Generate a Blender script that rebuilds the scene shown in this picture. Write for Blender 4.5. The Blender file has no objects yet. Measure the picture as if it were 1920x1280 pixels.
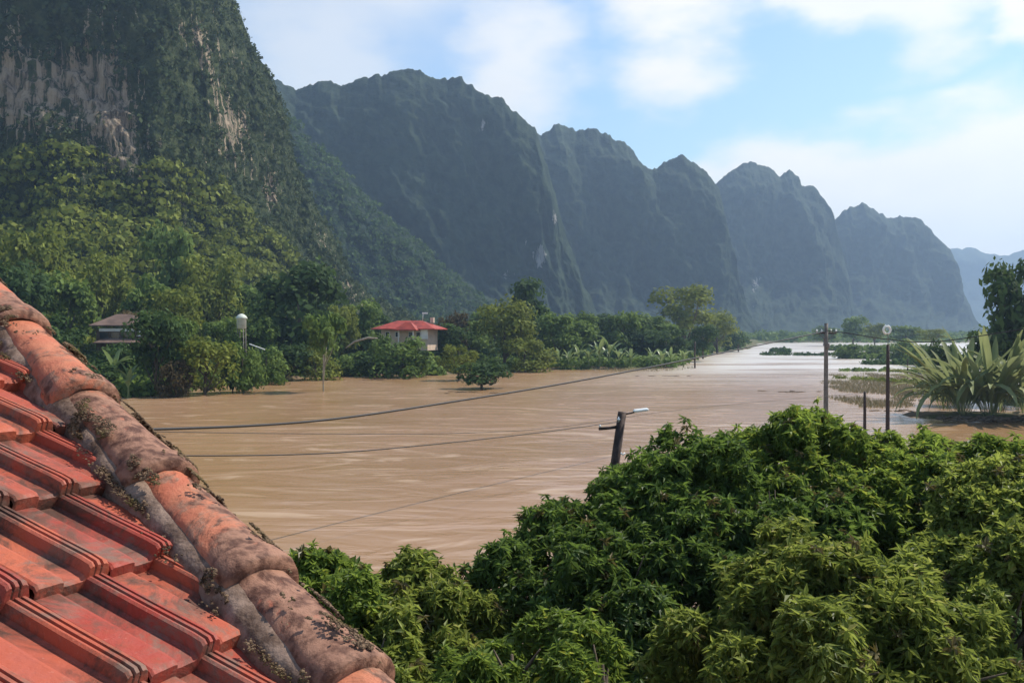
import bpy, bmesh, math, random
import numpy as np
from mathutils import Vector, Matrix
sc = bpy.context.scene
COL = sc.collection
rng = np.random.default_rng(7)
random.seed(7)
# ------------------------------------------------------------------ camera
F = 1663.0; CAM = np.array([0.0, 0.0, 9.0]); TH = math.atan(18 / F)
FW = np.array([0, math.cos(TH), -math.sin(TH)]); UP = np.array([0, math.sin(TH), math.cos(TH)]); RT = np.array([1.0, 0, 0])
cd = bpy.data.cameras.new('camera'); cam = bpy.data.objects.new('camera', cd); COL.objects.link(cam)
cam.location = CAM; cam.rotation_euler = (math.radians(90) - TH, 0, 0)
cd.sensor_width = 36; cd.lens = 36 * F / 1920; cd.clip_start = 0.1; cd.clip_end = 20000
sc.camera = cam
# ------------------------------------------------------------------ world, sun, exposure
SUN_EL = math.radians(50); SUN_AZ = math.radians(60)      # azimuth clockwise from +Y (straight ahead)
w = bpy.data.worlds.new('World'); sc.world = w; w.use_nodes = True
def build_world():
    nt = w.node_tree; N = nt.nodes; L = nt.links; N.clear()
    out = N.new('ShaderNodeOutputWorld'); bg = N.new('ShaderNodeBackground'); bg.inputs[1].default_value = 0.115
    L.new(bg.outputs[0], out.inputs[0])
    sky = N.new('ShaderNodeTexSky'); sky.sky_type = 'NISHITA'; sky.sun_disc = False
    sky.sun_elevation = SUN_EL; sky.sun_rotation = SUN_AZ; sky.air_density = 1.3; sky.dust_density = 0.15; sky.ozone_density = 3.5
    tc = N.new('ShaderNodeTexCoord')
    def m(op, a, b=None, clamp=False):
        n = N.new('ShaderNodeMath'); n.operation = op; n.use_clamp = clamp
        for k, v in ((0, a), (1, b)):
            if v is None: continue
            if isinstance(v, (int, float)): n.inputs[k].default_value = v
            else: L.new(v, n.inputs[k])
        return n.outputs[0]
    def dot(vec):
        n = N.new('ShaderNodeVectorMath'); n.operation = 'DOT_PRODUCT'; L.new(tc.outputs['Generated'], n.inputs[0]); n.inputs[1].default_value = vec
        return n.outputs['Value']
    def noise(scale, detail, stretch=(1, 1, 1), rough=0.5):
        mp = N.new('ShaderNodeMapping'); mp.inputs['Scale'].default_value = stretch; L.new(tc.outputs['Generated'], mp.inputs[0])
        n = N.new('ShaderNodeTexNoise'); n.inputs['Scale'].default_value = scale; n.inputs['Detail'].default_value = detail
        n.inputs['Roughness'].default_value = rough; L.new(mp.outputs[0], n.inputs[0]); return n.outputs[0]
    def ray(px, py):
        d = FW + RT * (px - 960) / F + UP * (640 - py) / F; return d / np.linalg.norm(d)
    def ss(v, a, b):
        n = N.new('ShaderNodeMapRange'); n.interpolation_type = 'SMOOTHSTEP'; L.new(v, n.inputs[0])
        n.inputs[1].default_value = a; n.inputs[2].default_value = b; return n.outputs[0]
    # low cloud bank on the right: under a slanting great circle
    a, b = ray(1250, 335), ray(1960, 150); n_ = np.cross(a, b); n_ /= np.linalg.norm(n_)
    if n_[2] > 0: n_ = -n_
    nz = noise(5.0, 6, (1, 1, 2.2)); nzf = noise(14.0, 5, (1, 1, 2.0))
    v = m('ADD', dot(tuple(n_)), m('MULTIPLY', m('SUBTRACT', nz, 0.5), 0.16)); v = m('ADD', v, m('MULTIPLY', m('SUBTRACT', nzf, 0.5), 0.05))
    bank = ss(v, -0.02, 0.035)
    # soft veils above
    masks = [bank]
    for (px, py, r, k) in ((1250, 40, 0.13, 1.0), (960, 95, 0.15, .8), (620, 60, 0.16, .55), (1760, -10, 0.12, .9), (1905, 30, 0.07, 1.0), (1560, -40, 0.1, 0.9), (700, -260, .3, .7), (-300, 40, .3, .6), (560, 160, .1, .5)):
        c = ray(px, py)
        q = m('ARCCOSINE', dot(tuple(c)))
        q = m('ADD', q, m('MULTIPLY', m('SUBTRACT', nz, 0.5), 0.30)); q = m('ADD', q, m('MULTIPLY', m('SUBTRACT', nzf, 0.5), 0.12))
        masks.append(m('MULTIPLY', ss(q, r, r * 0.15), k))
    gen = m('MULTIPLY', ss(noise(2.2, 7, (1, 1, 2.5)), 0.55, 0.75), 0.5)
    up_only = ss(dot((0, 0, 1)), 0.42, 0.6)
    masks.append(m('MULTIPLY', gen, up_only))
    t = masks[0]
    for k in masks[1:]: t = m('MAXIMUM', t, k)
    t = m('MULTIPLY', t, 0.93)
    cc = N.new('ShaderNodeMix'); cc.data_type = 'RGBA'; L.new(nzf, cc.inputs[0])
    cc.inputs[6].default_value = (6.7, 6.4, 6.0, 1); cc.inputs[7].default_value = (8.0, 7.4, 6.3, 1)
    mx = N.new('ShaderNodeMix'); mx.data_type = 'RGBA'; L.new(t, mx.inputs[0]); L.new(sky.outputs[0], mx.inputs[6]); L.new(cc.outputs[2], mx.inputs[7])
    L.new(mx.outputs[2], bg.inputs[0])
build_world()
sd = bpy.data.lights.new('sun', 'SUN'); sd.energy = 4.8; sd.angle = math.radians(0.8); sd.color = (1.0, 0.93, 0.82)
sun = bpy.data.objects.new('sun', sd); COL.objects.link(sun)
S = Vector((math.sin(SUN_AZ) * math.cos(SUN_EL), math.cos(SUN_AZ) * math.cos(SUN_EL), math.sin(SUN_EL)))
sun.rotation_euler = (-S).to_track_quat('-Z', 'Y').to_euler(); sun.location = (20, 20, 60)
vs = sc.view_settings; vs.view_transform = 'Standard'; vs.look = 'None'; vs.exposure = 0.52; vs.gamma = 1.0; vs.use_curve_mapping = False
sc.render.engine = 'CYCLES'
HAZE = 0.00023

# ------------------------------------------------------------------ helpers
def at(px, py, d):
    """point seen at photo pixel (px,py) at forward distance d"""
    px = np.asarray(px, float); py = np.asarray(py, float); d = np.asarray(d, float)
    return CAM + d[..., None] * (FW + ((px - 960) / F)[..., None] * RT + ((640 - py) / F)[..., None] * UP)
def gd(py): return 9.0 * F / (py - 622.0)     # distance of the water seen at row py
def ground_at(px, d, z=0.0):
    p = at(px, 640, d); return Vector((p[0], p[1], z))
def link(o): COL.objects.link(o); return o
def mesh_np(name, V, Fc, mats, smooth=False, attrs=None, midx=None):
    """V (n,3); Fc list of arrays (m,k)"""
    me = bpy.data.meshes.new(name)
    if not isinstance(Fc, (list, tuple)): Fc = [Fc]
    Fc = [np.asarray(f) for f in Fc if len(f)]
    V = np.asarray(V, np.float32)
    me.vertices.add(len(V)); me.vertices.foreach_set('co', V.ravel())
    nl = sum(f.size for f in Fc); nf = sum(len(f) for f in Fc)
    me.loops.add(nl); me.polygons.add(nf)
    me.loops.foreach_set('vertex_index', np.concatenate([f.ravel() for f in Fc]).astype(np.int32))
    tot = np.concatenate([np.full(len(f), f.shape[1]) for f in Fc]).astype(np.int32)
    st = np.concatenate([[0], np.cumsum(tot)[:-1]]).astype(np.int32)
    me.polygons.foreach_set('loop_start', st)
    try: me.polygons.foreach_set('loop_total', tot)
    except Exception: pass
    if midx is not None: me.polygons.foreach_set('material_index', np.asarray(midx, np.int32))
    me.polygons.foreach_set('use_smooth', np.full(nf, smooth))
    for k, a in (attrs or {}).items():
        at_ = me.attributes.new(k, 'FLOAT', 'POINT'); at_.data.foreach_set('value', np.asarray(a, np.float32))
    for mt in (mats if isinstance(mats, (list, tuple)) else [mats]): me.materials.append(mt)
    me.update(calc_edges=True); me.validate()
    return me
def obj(name, me, parent=None, loc=None, kind=None, rot=None, scale=None):
    o = bpy.data.objects.new(name, me); link(o)
    if parent is not None: o.parent = parent
    if loc is not None: o.location = loc
    if rot is not None: o.rotation_euler = rot
    if scale is not None: o.scale = scale
    if kind: o['kind'] = kind
    return o
def thing(name, label, cat, loc=(0, 0, 0), rz=0.0, group=None, me=None):
    o = bpy.data.objects.new(name, me); link(o); o.location = loc; o.rotation_euler = (0, 0, rz)
    o['label'] = label; o['category'] = cat
    if group: o['group'] = group
    return o
def bm_mesh(name, bm, mats, smooth=False):
    me = bpy.data.meshes.new(name); bm.normal_update(); bm.to_mesh(me); bm.free()
    for mt in (mats if isinstance(mats, (list, tuple)) else [mats]): me.materials.append(mt)
    if smooth: me.polygons.foreach_set('use_smooth', [True] * len(me.polygons))
    return me
def add_box(bm, c, s, rz=0.0, bev=0.0):
    r = bmesh.ops.create_cube(bm, size=1.0); vs_ = r['verts']
    M = Matrix.Translation(c) @ Matrix.Rotation(rz, 4, 'Z') @ Matrix.Diagonal((s[0], s[1], s[2], 1))
    bmesh.ops.transform(bm, matrix=M, verts=vs_)
    if bev > 0:
        es = list({e for v in vs_ for e in v.link_edges}); bmesh.ops.bevel(bm, geom=es, offset=bev, segments=1, affect='EDGES')
    return vs_
def tube_np(pts, rad, n=8, cap=True):
    """tube along points; returns V, quads, tris"""
    P = np.asarray(pts, float); m = len(P); rad = np.broadcast_to(np.asarray(rad, float), (m,))
    T = np.gradient(P, axis=0); T /= np.linalg.norm(T, axis=1)[:, None] + 1e-9
    ref = np.array([0.0, 0, 1]) if abs(T[0, 2]) < 0.9 else np.array([1.0, 0, 0])
    A = np.cross(T, ref); A /= np.linalg.norm(A, axis=1)[:, None] + 1e-9; B = np.cross(T, A)
    a = np.linspace(0, 2 * np.pi, n, endpoint=False)
    V = P[:, None] + rad[:, None, None] * (np.cos(a)[None, :, None] * A[:, None] + np.sin(a)[None, :, None] * B[:, None])
    V = V.reshape(-1, 3); i = np.arange(m - 1)[:, None] * n; j = np.arange(n)[None]; k = (j + 1) % n
    Q = np.stack([i + j, i + k, i + n + k, i + n + j], -1).reshape(-1, 4)
    V = np.vstack([V, P[-1:], P[:1]]); e = (m - 1) * n
    Tt = np.stack([e + np.arange(n), e + (np.arange(n) + 1) % n, np.full(n, m * n)], -1)
    T2 = np.stack([(np.arange(n) + 1) % n, np.arange(n), np.full(n, m * n + 1)], -1)
    return V, Q, np.vstack([Tt, T2])
def join_np(parts):
    Vs, Qs, Ts, o = [], [], [], 0
    for V, Q, T in parts:
        Vs.append(V); Qs.append(np.asarray(Q).reshape(-1, 4) + o); Ts.append(np.asarray(T).reshape(-1, 3) + o); o += len(V)
    return np.vstack(Vs), np.vstack(Qs), np.vstack(Ts)
# ---- noise (vectorised value noise)
def _h(ix, iy, iz, s):
    n = (ix.astype(np.int64) * 374761393 + iy.astype(np.int64) * 668265263 + iz.astype(np.int64) * 2147483647 + s * 974711) & 0xffffffff
    n = ((n ^ (n >> 13)) * 1274126177) & 0xffffffff
    return ((n ^ (n >> 16)) & 0xffff) / 65535.0
def vnoise(x, y, z, s=0):
    x = np.asarray(x, float); y = np.asarray(y, float) + 0 * x; z = np.asarray(z, float) + 0 * x
    x0 = np.floor(x); y0 = np.floor(y); z0 = np.floor(z); fx = x - x0; fy = y - y0; fz = z - z0
    fx = fx * fx * (3 - 2 * fx); fy = fy * fy * (3 - 2 * fy); fz = fz * fz * (3 - 2 * fz); r = 0
    for a in (0, 1):
        for b in (0, 1):
            for c in (0, 1):
                wt = (fx if a else 1 - fx) * (fy if b else 1 - fy) * (fz if c else 1 - fz)
                r = r + wt * _h(x0 + a, y0 + b, z0 + c, s)
    return r
def fbm(x, y, z=0.0, oct=5, s=0, gain=0.5):
    r = 0; a = 1; t = 0
    for k in range(oct):
        r = r + a * vnoise(x * 2 ** k, y * 2 ** k, np.asarray(z) * 2 ** k, s + k); t += a; a *= gain
    return r / t
def ridged(x, y, z=0.0, oct=4, s=0):
    r = 0; a = 1; t = 0
    for k in range(oct):
        r = r + a * (1 - np.abs(2 * vnoise(x * 2 ** k, y * 2 ** k, np.asarray(z) * 2 ** k, s + k) - 1)); t += a; a *= 0.5
    return r / t
# ------------------------------------------------------------------ materials
class NT:
    def __init__(self, name, rough=0.6, spec=0.3):
        self.m = bpy.data.materials.new(name); self.m.use_nodes = True; self.t = self.m.node_tree; self.N = self.t.nodes; self.L = self.t.links
        self.p = self.N['Principled BSDF']; self.p.inputs['Roughness'].default_value = rough; self.p.inputs['Specular IOR Level'].default_value = spec
        self.tc = self.N.new('ShaderNodeTexCoord')
    def set(self, k, v):
        if isinstance(v, (int, float, tuple)): self.p.inputs[k].default_value = v
        else: self.L.new(v, self.p.inputs[k])
    def noise(self, scale, detail=4, stretch=(1, 1, 1), coord='Object', rough=0.55, dist=0.0, rot=(0, 0, 0)):
        mp = self.N.new('ShaderNodeMapping'); mp.inputs['Scale'].default_value = stretch; mp.inputs['Rotation'].default_value = rot
        if coord == 'World':
            g = self.N.new('ShaderNodeNewGeometry'); self.L.new(g.outputs['Position'], mp.inputs[0])
        else: self.L.new(self.tc.outputs[coord], mp.inputs[0])
        n = self.N.new('ShaderNodeTexNoise'); n.inputs['Scale'].default_value = scale; n.inputs['Detail'].default_value = detail
        n.inputs['Roughness'].default_value = rough; n.inputs['Distortion'].default_value = dist; self.L.new(mp.outputs[0], n.inputs[0]); return n.outputs[0]
    def math(self, op, a, b=0.0, clamp=False):
        n = self.N.new('ShaderNodeMath'); n.operation = op; n.use_clamp = clamp
        for k, v in ((0, a), (1, b)):
            if isinstance(v, (int, float)): n.inputs[k].default_value = v
            else: self.L.new(v, n.inputs[k])
        return n.outputs[0]
    def step(self, v, a, b, lo=0.0, hi=1.0):
        n = self.N.new('ShaderNodeMapRange'); n.interpolation_type = 'SMOOTHSTEP'; self.L.new(v, n.inputs[0])
        n.inputs[1].default_value = a; n.inputs[2].default_value = b; n.inputs[3].default_value = lo; n.inputs[4].default_value = hi; return n.outputs[0]
    def mix(self, f, a, b):
        n = self.N.new('ShaderNodeMix'); n.data_type = 'RGBA'
        if isinstance(f, (int, float)): n.inputs[0].default_value = f
        else: self.L.new(f, n.inputs[0])
        for k, v in ((6, a), (7, b)):
            if isinstance(v, tuple): n.inputs[k].default_value = v + (1,) if len(v) == 3 else v
            else: self.L.new(v, n.inputs[k])
        return n.outputs[2]
    def attr(self, name):
        n = self.N.new('ShaderNodeAttribute'); n.attribute_name = name; return n.outputs['Fac']
    def orand(self): return self.N.new('ShaderNodeObjectInfo').outputs['Random']
    def bump(self, h, strength=0.5, dist=0.1):
        n = self.N.new('ShaderNodeBump'); n.inputs['Strength'].default_value = strength; n.inputs['Distance'].default_value = dist
        self.L.new(h, n.inputs['Height']); self.L.new(n.outputs[0], self.p.inputs['Normal']); return n
def leaf_mat(name, dark, light, yellow=None, trans=0.3, rough=0.45, spec=0.4, nscale=0.5):
    t = NT(name, rough, spec); a = t.attr('tint')
    c = t.mix(t.step(a, 0.0, 1.0), dark, light)
    n = t.noise(nscale, 3, coord='World'); c = t.mix(t.step(n, 0.35, 0.65), c, t.mix(0.5, c, dark))
    if yellow is not None: c = t.mix(t.step(a, 0.88, 1.0, 0, 0.8), c, yellow)
    t.set('Base Color', c)
    tr = t.N.new('ShaderNodeBsdfTranslucent'); t.L.new(t.mix(0.35, c, tuple(min(1, x * 1.6) for x in light)), tr.inputs[0])
    mx = t.N.new('ShaderNodeMixShader'); mx.inputs[0].default_value = trans
    t.L.new(t.p.outputs[0], mx.inputs[1]); t.L.new(tr.outputs[0], mx.inputs[2])
    t.L.new(mx.outputs[0], t.N['Material Output'].inputs[0]); return t.m
def plain(name, c, rough=0.6, var=0.25, ns=3.0, bump=0.0, spec=0.3):
    t = NT(name, rough, spec); n = t.noise(ns, 5)
    t.set('Base Color', t.mix(t.step(n, 0.3, 0.7), tuple(x * (1 - var) for x in c), tuple(min(1, x * (1 + var)) for x in c)))
    if bump: t.bump(n, bump, 0.05)
    return t.m
M = {}
M['leaf_deep'] = leaf_mat('deep green leaf', (.034, .066, .016), (.19, .28, .05), nscale=0.35, rough=.5, spec=.2, trans=.42)
M['leaf_bright'] = leaf_mat('bright green leaf', (.055, .100, .018), (.26, .34, .055), (.42, .38, .05), 0.48, nscale=0.35, rough=.5, spec=.22)
M['leaf_olive'] = leaf_mat('olive green leaf', (.070, .100, .018), (.34, .39, .075), (.40, .36, .11), 0.45, nscale=0.35, rough=.5, spec=.22)
M['leaf_rust'] = leaf_mat('reddish young leaf', (.09, .075, .022), (.18, .14, .045), None, 0.25)
M['far_dark'] = leaf_mat('dark bank foliage', (.026, .052, .016), (.09, .145, .04), nscale=0.08, spec=0.1, rough=.7)
M['far_mid'] = leaf_mat('mid green bank foliage', (.055, .095, .02), (.18, .25, .055), nscale=0.08, spec=0.1, rough=.7)
M['far_olive'] = leaf_mat('olive bank foliage', (.08, .105, .016), (.24, .27, .05), nscale=0.08, spec=0.1, rough=.7)
M['far_brown'] = leaf_mat('brownish bank foliage', (.06, .045, .02), (.14, .11, .05), nscale=0.08, spec=0.1, rough=.7)
M['slope'] = leaf_mat('grey green slope foliage', (.032, .052, .024), (.095, .12, .048), nscale=0.05, spec=0.05, rough=.8, trans=.2)
M['banana'] = leaf_mat('strap leaf', (.08, .14, .04), (.26, .32, .12), None, 0.3, nscale=0.3)
M['palm'] = leaf_mat('arching frond', (.075, .11, .035), (.34, .37, .16), None, 0.3, nscale=0.3, spec=.15, rough=.6)
M['bark'] = plain('bark', (.10, .075, .05), 0.85, 0.4, 4, 0.6)
M['pale_bark'] = plain('pale bark', (.32, .28, .21), 0.8, 0.3, 4, 0.3)
M['pole_wood'] = plain('dark wet pole', (.055, .035, .028), 0.75, 0.4, 8, 0.5)
M['pole_grey'] = plain('grey concrete pole', (.16, .14, .12), 0.8, 0.3, 3, 0.2)
M['tank_white'] = plain('faded tank plastic', (.50, .53, .45), 0.6, 0.15, 2)
M['white'] = plain('white paint', (.78, .79, .76), 0.5, 0.08, 5)
M['cable'] = plain('black cable', (.018, .016, .015), 0.5, 0.2, 5)
M['wall_cream'] = plain('cream plaster', (.55, .42, .32), 0.8, 0.12, 0.6)
M['wall_white'] = plain('white plaster', (.75, .72, .68), 0.8, 0.1, 0.6)
M['wood_dark'] = plain('weathered plank', (.10, .07, .05), 0.85, 0.35, 2)
M['glass_dark'] = plain('dark window pane', (.02, .025, .03), 0.15, 0.1, 1, spec=0.6)
M['foam'] = plain('river foam', (.62, .52, .40), 0.6, 0.1, 2)
# muddy water
t = NT('muddy flood water', 0.22, 0.5)
n1 = t.noise(0.22, 4, (0.45, 1.0, 1), 'World', 0.5, 1.2, (0, 0, 0.25)); n2 = t.noise(1.3, 4, (0.5, 1.0, 1), 'World', 0.55, 0.8, (0, 0, -0.1)); n3 = t.noise(0.028, 4, (0.5, 1, 1), 'World', 0.5, 1.0)
c = t.mix(t.step(n3, 0.3, 0.7), (.26, .145, .058), (.34, .20, .105))
fo = t.noise(0.22, 5, (0.34, 1.0, 1), 'World', 0.5, 2.8, (0, 0, 0.2)); fm = t.step(fo, 0.53, 0.70)
f2 = t.noise(0.035, 3, (0.5, 1.0, 1), 'World', 0.5, 1.0, (0, 0, 0.3)); c = t.mix(t.step(f2, .45, .62, 0, .6), c, (.35, .205, .115))
c = t.mix(t.math('MULTIPLY', fm, 0.48), c, (.62, .45, .31))
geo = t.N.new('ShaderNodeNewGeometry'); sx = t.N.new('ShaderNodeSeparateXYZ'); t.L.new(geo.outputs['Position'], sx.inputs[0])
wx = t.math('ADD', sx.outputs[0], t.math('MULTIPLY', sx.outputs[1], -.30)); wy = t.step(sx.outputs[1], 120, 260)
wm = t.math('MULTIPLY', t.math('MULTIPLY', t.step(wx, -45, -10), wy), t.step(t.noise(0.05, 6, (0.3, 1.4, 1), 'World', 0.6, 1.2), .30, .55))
c = t.mix(t.math('MULTIPLY', wm, .9), c, (.88, .83, .76))  # pale sky reflection and whitewater painted into the far water colour by position
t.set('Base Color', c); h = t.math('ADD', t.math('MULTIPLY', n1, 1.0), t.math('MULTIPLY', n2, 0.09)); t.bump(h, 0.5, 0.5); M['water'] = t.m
# ground
t = NT('muddy bank soil and grass', 0.9, 0.1); n = t.noise(0.15, 7, coord='World'); n2 = t.noise(2.5, 5, coord='World')
t.set('Base Color', t.mix(t.step(n, 0.42, 0.6), t.mix(t.step(n2, .3, .7), (.12, .085, .05), (.2, .14, .085)), t.mix(t.step(n2, .3, .7), (.035, .06, .015), (.08, .11, .03)))); t.bump(n2, 0.5, 0.2); M['ground'] = t.m
# mountain: forest + limestone
def mount_mat(name, g1, g2, r1, r2, ns, ks=3.2, kb=1.1, off=0.0):
    t = NT(name, 0.9, 0.1)
    n = t.noise(0.10 * ns, 8, coord='World', rough=0.65); nb = t.noise(0.35 * ns, 6, coord='World', rough=0.7)
    veg = t.mix(t.step(n, 0.36, 0.64), g1, g2)
    st = t.noise(0.16 * ns, 7, (1, 1, 0.07), 'World', 0.7, 0.6)
    rock = t.mix(t.step(st, 0.36, 0.62), r1, r2)
    f = t.math('ADD', t.attr('rock'), t.math('MULTIPLY', t.math('SUBTRACT', st, 0.5), ks)); f = t.math('ADD', f, t.math('MULTIPLY', t.math('SUBTRACT', nb, 0.5), kb)); f = t.math('SUBTRACT', f, off)
    t.set('Base Color', t.mix(t.step(f, 0.42, 0.58), veg, rock))
    b = t.math('ADD', t.math('MULTIPLY', nb, 1.0), t.math('MULTIPLY', n, 1.2)); t.bump(b, 0.9, 3.0 / ns ** .5); return t.m
M['cliff'] = mount_mat('forested limestone cliff', (.030, .046, .022), (.075, .092, .036), (.050, .036, .027), (.42, .33, .235), 2.6, 3.4, 1.3, .12)
M['mount'] = mount_mat('distant forested limestone', (.014, .028, .016), (.036, .056, .028), (.06, .055, .05), (.42, .39, .36), 0.7, 1.4, .6, .10)
# roof tile, ridge, mortar
t = NT('fired red roof tile', 0.6, 0.25); o = t.orand(); n = t.noise(6, 6, coord='World', rough=0.6); n2 = t.noise(28, 5, coord='World'); nm = t.noise(4.2, 8, coord='World', rough=.74, dist=.8)
c = t.mix(o, (.31, .045, .028), (.42, .105, .050)); c = t.mix(t.step(n, 0.35, 0.7, 0, .6), c, (.34, .09, .065))
c = t.mix(t.step(n2, 0.55, 0.8, 0, .5), c, (.26, .07, .04)); wr = t.noise(70, 4, coord='World', rough=.7); c = t.mix(t.step(wr, .62, .72, 0, .45), c, (.52, .26, .19)); d = t.step(nm, 0.47, 0.62, 0, .88); c = t.mix(d, c, (.12, .06, .04))
g_ = t.noise(1.7, 8, coord='World', rough=.75, dist=1.5); c = t.mix(t.step(g_, .50, .62, 0, .85), c, (.17, .115, .085))
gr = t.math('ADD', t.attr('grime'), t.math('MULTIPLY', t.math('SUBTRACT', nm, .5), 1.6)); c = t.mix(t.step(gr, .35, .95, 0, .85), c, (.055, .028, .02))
t.set('Base Color', c); t.set('Roughness', t.step(n2, .3, .7, .5, .8)); t.bump(t.math('ADD', n2, t.math('MULTIPLY', nm, 2.0)), 0.5, 0.008); M['tile'] = t.m
t = NT('weathered ridge tile', 0.7, 0.25); n = t.noise(5, 7, coord='World', rough=.68, dist=.5); n2 = t.noise(22, 5, coord='World'); nm = t.noise(3.2, 8, coord='World', rough=.72, dist=1.0); o = t.orand()
c = t.mix(t.step(n, .3, .7), (.46, .175, .095), (.40, .115, .062)); c = t.mix(t.step(n2, .6, .8, 0, .5), c, (.42, .27, .19))
c = t.mix(t.step(t.math('ADD', nm, t.math('MULTIPLY', t.attr('moss'), .35)), .50, .60, 0, .92), c, t.mix(t.step(n2, .35, .6), (.065, .032, .022), (.27, .145, .095))); t.set('Base Color', c)
t.bump(t.math('ADD', t.math('MULTIPLY', nm, 3.0), n2), 0.6, 0.012); M['ridge'] = t.m
t = NT('lichen crust', 0.95, 0.1); n = t.noise(30, 6, coord='World', rough=.7); nn = t.noise(7, 4, coord='World')
c = t.mix(t.step(n, .38, .62), (.045, .028, .018), (.20, .135, .085)); c = t.mix(t.step(nn, .5, .65, 0, .6), c, (.09, .075, .02)); t.set('Base Color', c); t.bump(n, .8, .01); M['moss'] = t.m
t = NT('grey mortar', 0.9, 0.15); n = t.noise(9, 6, coord='World', rough=.7); n2 = t.noise(50, 4, coord='World'); c = t.mix(t.step(n, .35, .65), (.10, .062, .044), (.29, .20, .15)); c = t.mix(t.step(n2, .55, .75, 0, .4), c, (.07, .05, .04)); t.set('Base Color', c); t.bump(n2, .6, .01); M['mortar'] = t.m
M['red_roof'] = plain('red painted roof sheet', (.30, .045, .026), 0.6, 0.3, 0.8)
M['old_roof'] = plain('brown old roof sheet', (.13, .085, .065), 0.8, 0.3, 0.6)

# ------------------------------------------------------------------ shore and ground
SH_X = np.array([-3000, -600, 100, 220, 300, 430, 540, 620, 700, 820, 880, 960, 1000, 1180, 1260, 1300, 1330, 1400, 1425, 1500, 2200, 5000])
SH_Y = np.array([760, 760, 752, 746, 744, 722, 712, 703, 701, 704, 700, 697, 694, 692, 690, 676, 663, 655, 643.5, 642.2, 642.2, 642.2])
def height(x, y):
    dpt = np.maximum(y, 1.0); px = 960 + F * x / dpt
    px = np.where(y < 1, np.where(x < 0, -3000, 5000), px)
    ds = 9.0 * F / (np.interp(px, SH_X, SH_Y) - 622.0)
    s = dpt - ds + (fbm(x * .05, y * .05, 0, 3, 11) - .5) * 6
    h = np.where(s > 0, np.minimum(0.5 + s * 0.02, 3.0) * np.clip(s / 4, 0, 1), np.maximum(s * 0.3, -2.0))
    near = np.clip((22.5 + (fbm(x * .2, y * .2, 0, 3, 5) - .5) * 3 - y) / 4, -1, 1)
    h2 = np.where(near > 0, near * 0.7, near * 2.0)
    # right bank mound under the palm clump
    def mound(cx, cy, rx, ry, top): return top - (top + 2.0) * np.clip(np.hypot((x - cx) / rx, (y - cy) / ry) - .7, 0, 1) / .3 * .6
    c = at(1862, 640, 94.5); h3 = mound(c[0], c[1], 12.5, 6.5, 0.35)
    c = at(2150, 640, 110.0); h4 = mound(c[0], c[1], 22, 30.0, 0.6)
    return np.maximum.reduce([h, h2, h3, h4])
gx = np.concatenate([-np.geomspace(3800, 30, 60), np.linspace(-29, 120, 110), np.geomspace(121, 3800, 60)])
gy = np.concatenate([np.linspace(-60, -2, 10), np.linspace(0, 30, 40), np.linspace(31, 420, 120), np.geomspace(424, 5200, 60)])
GX, GY = np.meshgrid(gx, gy); GZ = height(GX, GY) + (fbm(GX * .3, GY * .3, 0, 3, 3) - .5) * .25
V = np.stack([GX, GY, GZ], -1).reshape(-1, 3); ny, nx = GX.shape
ii = np.arange(ny - 1)[:, None] * nx; jj = np.arange(nx - 1)[None]
Q = np.stack([ii + jj, ii + jj + 1, ii + nx + jj + 1, ii + nx + jj], -1).reshape(-1, 4)
obj('ground', mesh_np('ground', V, Q, M['ground'], True), kind='structure')
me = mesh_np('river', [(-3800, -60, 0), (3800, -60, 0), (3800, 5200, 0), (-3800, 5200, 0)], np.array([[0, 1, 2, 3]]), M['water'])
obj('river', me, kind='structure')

# ------------------------------------------------------------------ mountains
def clump_template(nq, seed, flat=0.8):
    ls = min(1.0, (22 / nq) ** .5); r = np.random.default_rng(seed); d = r.normal(size=(nq, 3)); d /= np.linalg.norm(d, axis=1)[:, None]; d[:, 2] = np.abs(d[:, 2]) * 1.1 - 0.25
    c = d * r.uniform(.6, 1.0, (nq, 1)) * np.array([1, 1, flat]); nrm = d + r.normal(size=(nq, 3)) * .5; nrm /= np.linalg.norm(nrm, axis=1)[:, None]
    a = np.cross(nrm, r.normal(size=(nq, 3))); a /= np.linalg.norm(a, axis=1)[:, None]; b = np.cross(nrm, a); s = r.uniform(.18, .38, (nq, 1)) * ls
    V = np.stack([c + a * s, c + b * s * .7, c - a * s, c - b * s * .7], 1); V[:, :, 2] += 0
    tint = np.repeat(np.clip(r.normal(.45, .2, nq) + c[:, 2] * .15, 0, 1), 4)
    return V.reshape(-1, 3), np.arange(nq * 4).reshape(-1, 4), tint
def scatter_mesh(name, P, Sc, mat, nq=24, nvar=6, seed=1, tint_off=None, aspect=1.0):
    r = np.random.default_rng(seed); Vs, Qs, Ts, o = [], [], [], 0; var = r.integers(0, nvar, len(P))
    for k in range(nvar):
        tv, tq, tt = clump_template(nq, seed * 17 + k); idx = np.where(var == k)[0]
        if not len(idx): continue
        a = r.uniform(0, 6.28, len(idx)); ca, sa = np.cos(a), np.sin(a); s = Sc[idx]
        X = tv[None, :, 0] * ca[:, None] - tv[None, :, 1] * sa[:, None]; Y = tv[None, :, 0] * sa[:, None] + tv[None, :, 1] * ca[:, None]; Z = np.broadcast_to(tv[None, :, 2], X.shape) * aspect
        VV = np.stack([X, Y, Z], -1) * s[:, None, None] + P[idx][:, None]
        Vs.append(VV.reshape(-1, 3)); Qs.append((tq[None] + (np.arange(len(idx)) * len(tv))[:, None, None]).reshape(-1, 4) + o); o += VV.shape[0] * VV.shape[1]
        to = tint_off[idx] if tint_off is not None else r.normal(0, .18, len(idx))
        Ts.append(np.clip(tt[None] + to[:, None], 0, 1).ravel())
    return mesh_np(name, np.vstack(Vs), np.vstack(Qs), mat, False, {'tint': np.concatenate(Ts)})
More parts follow.
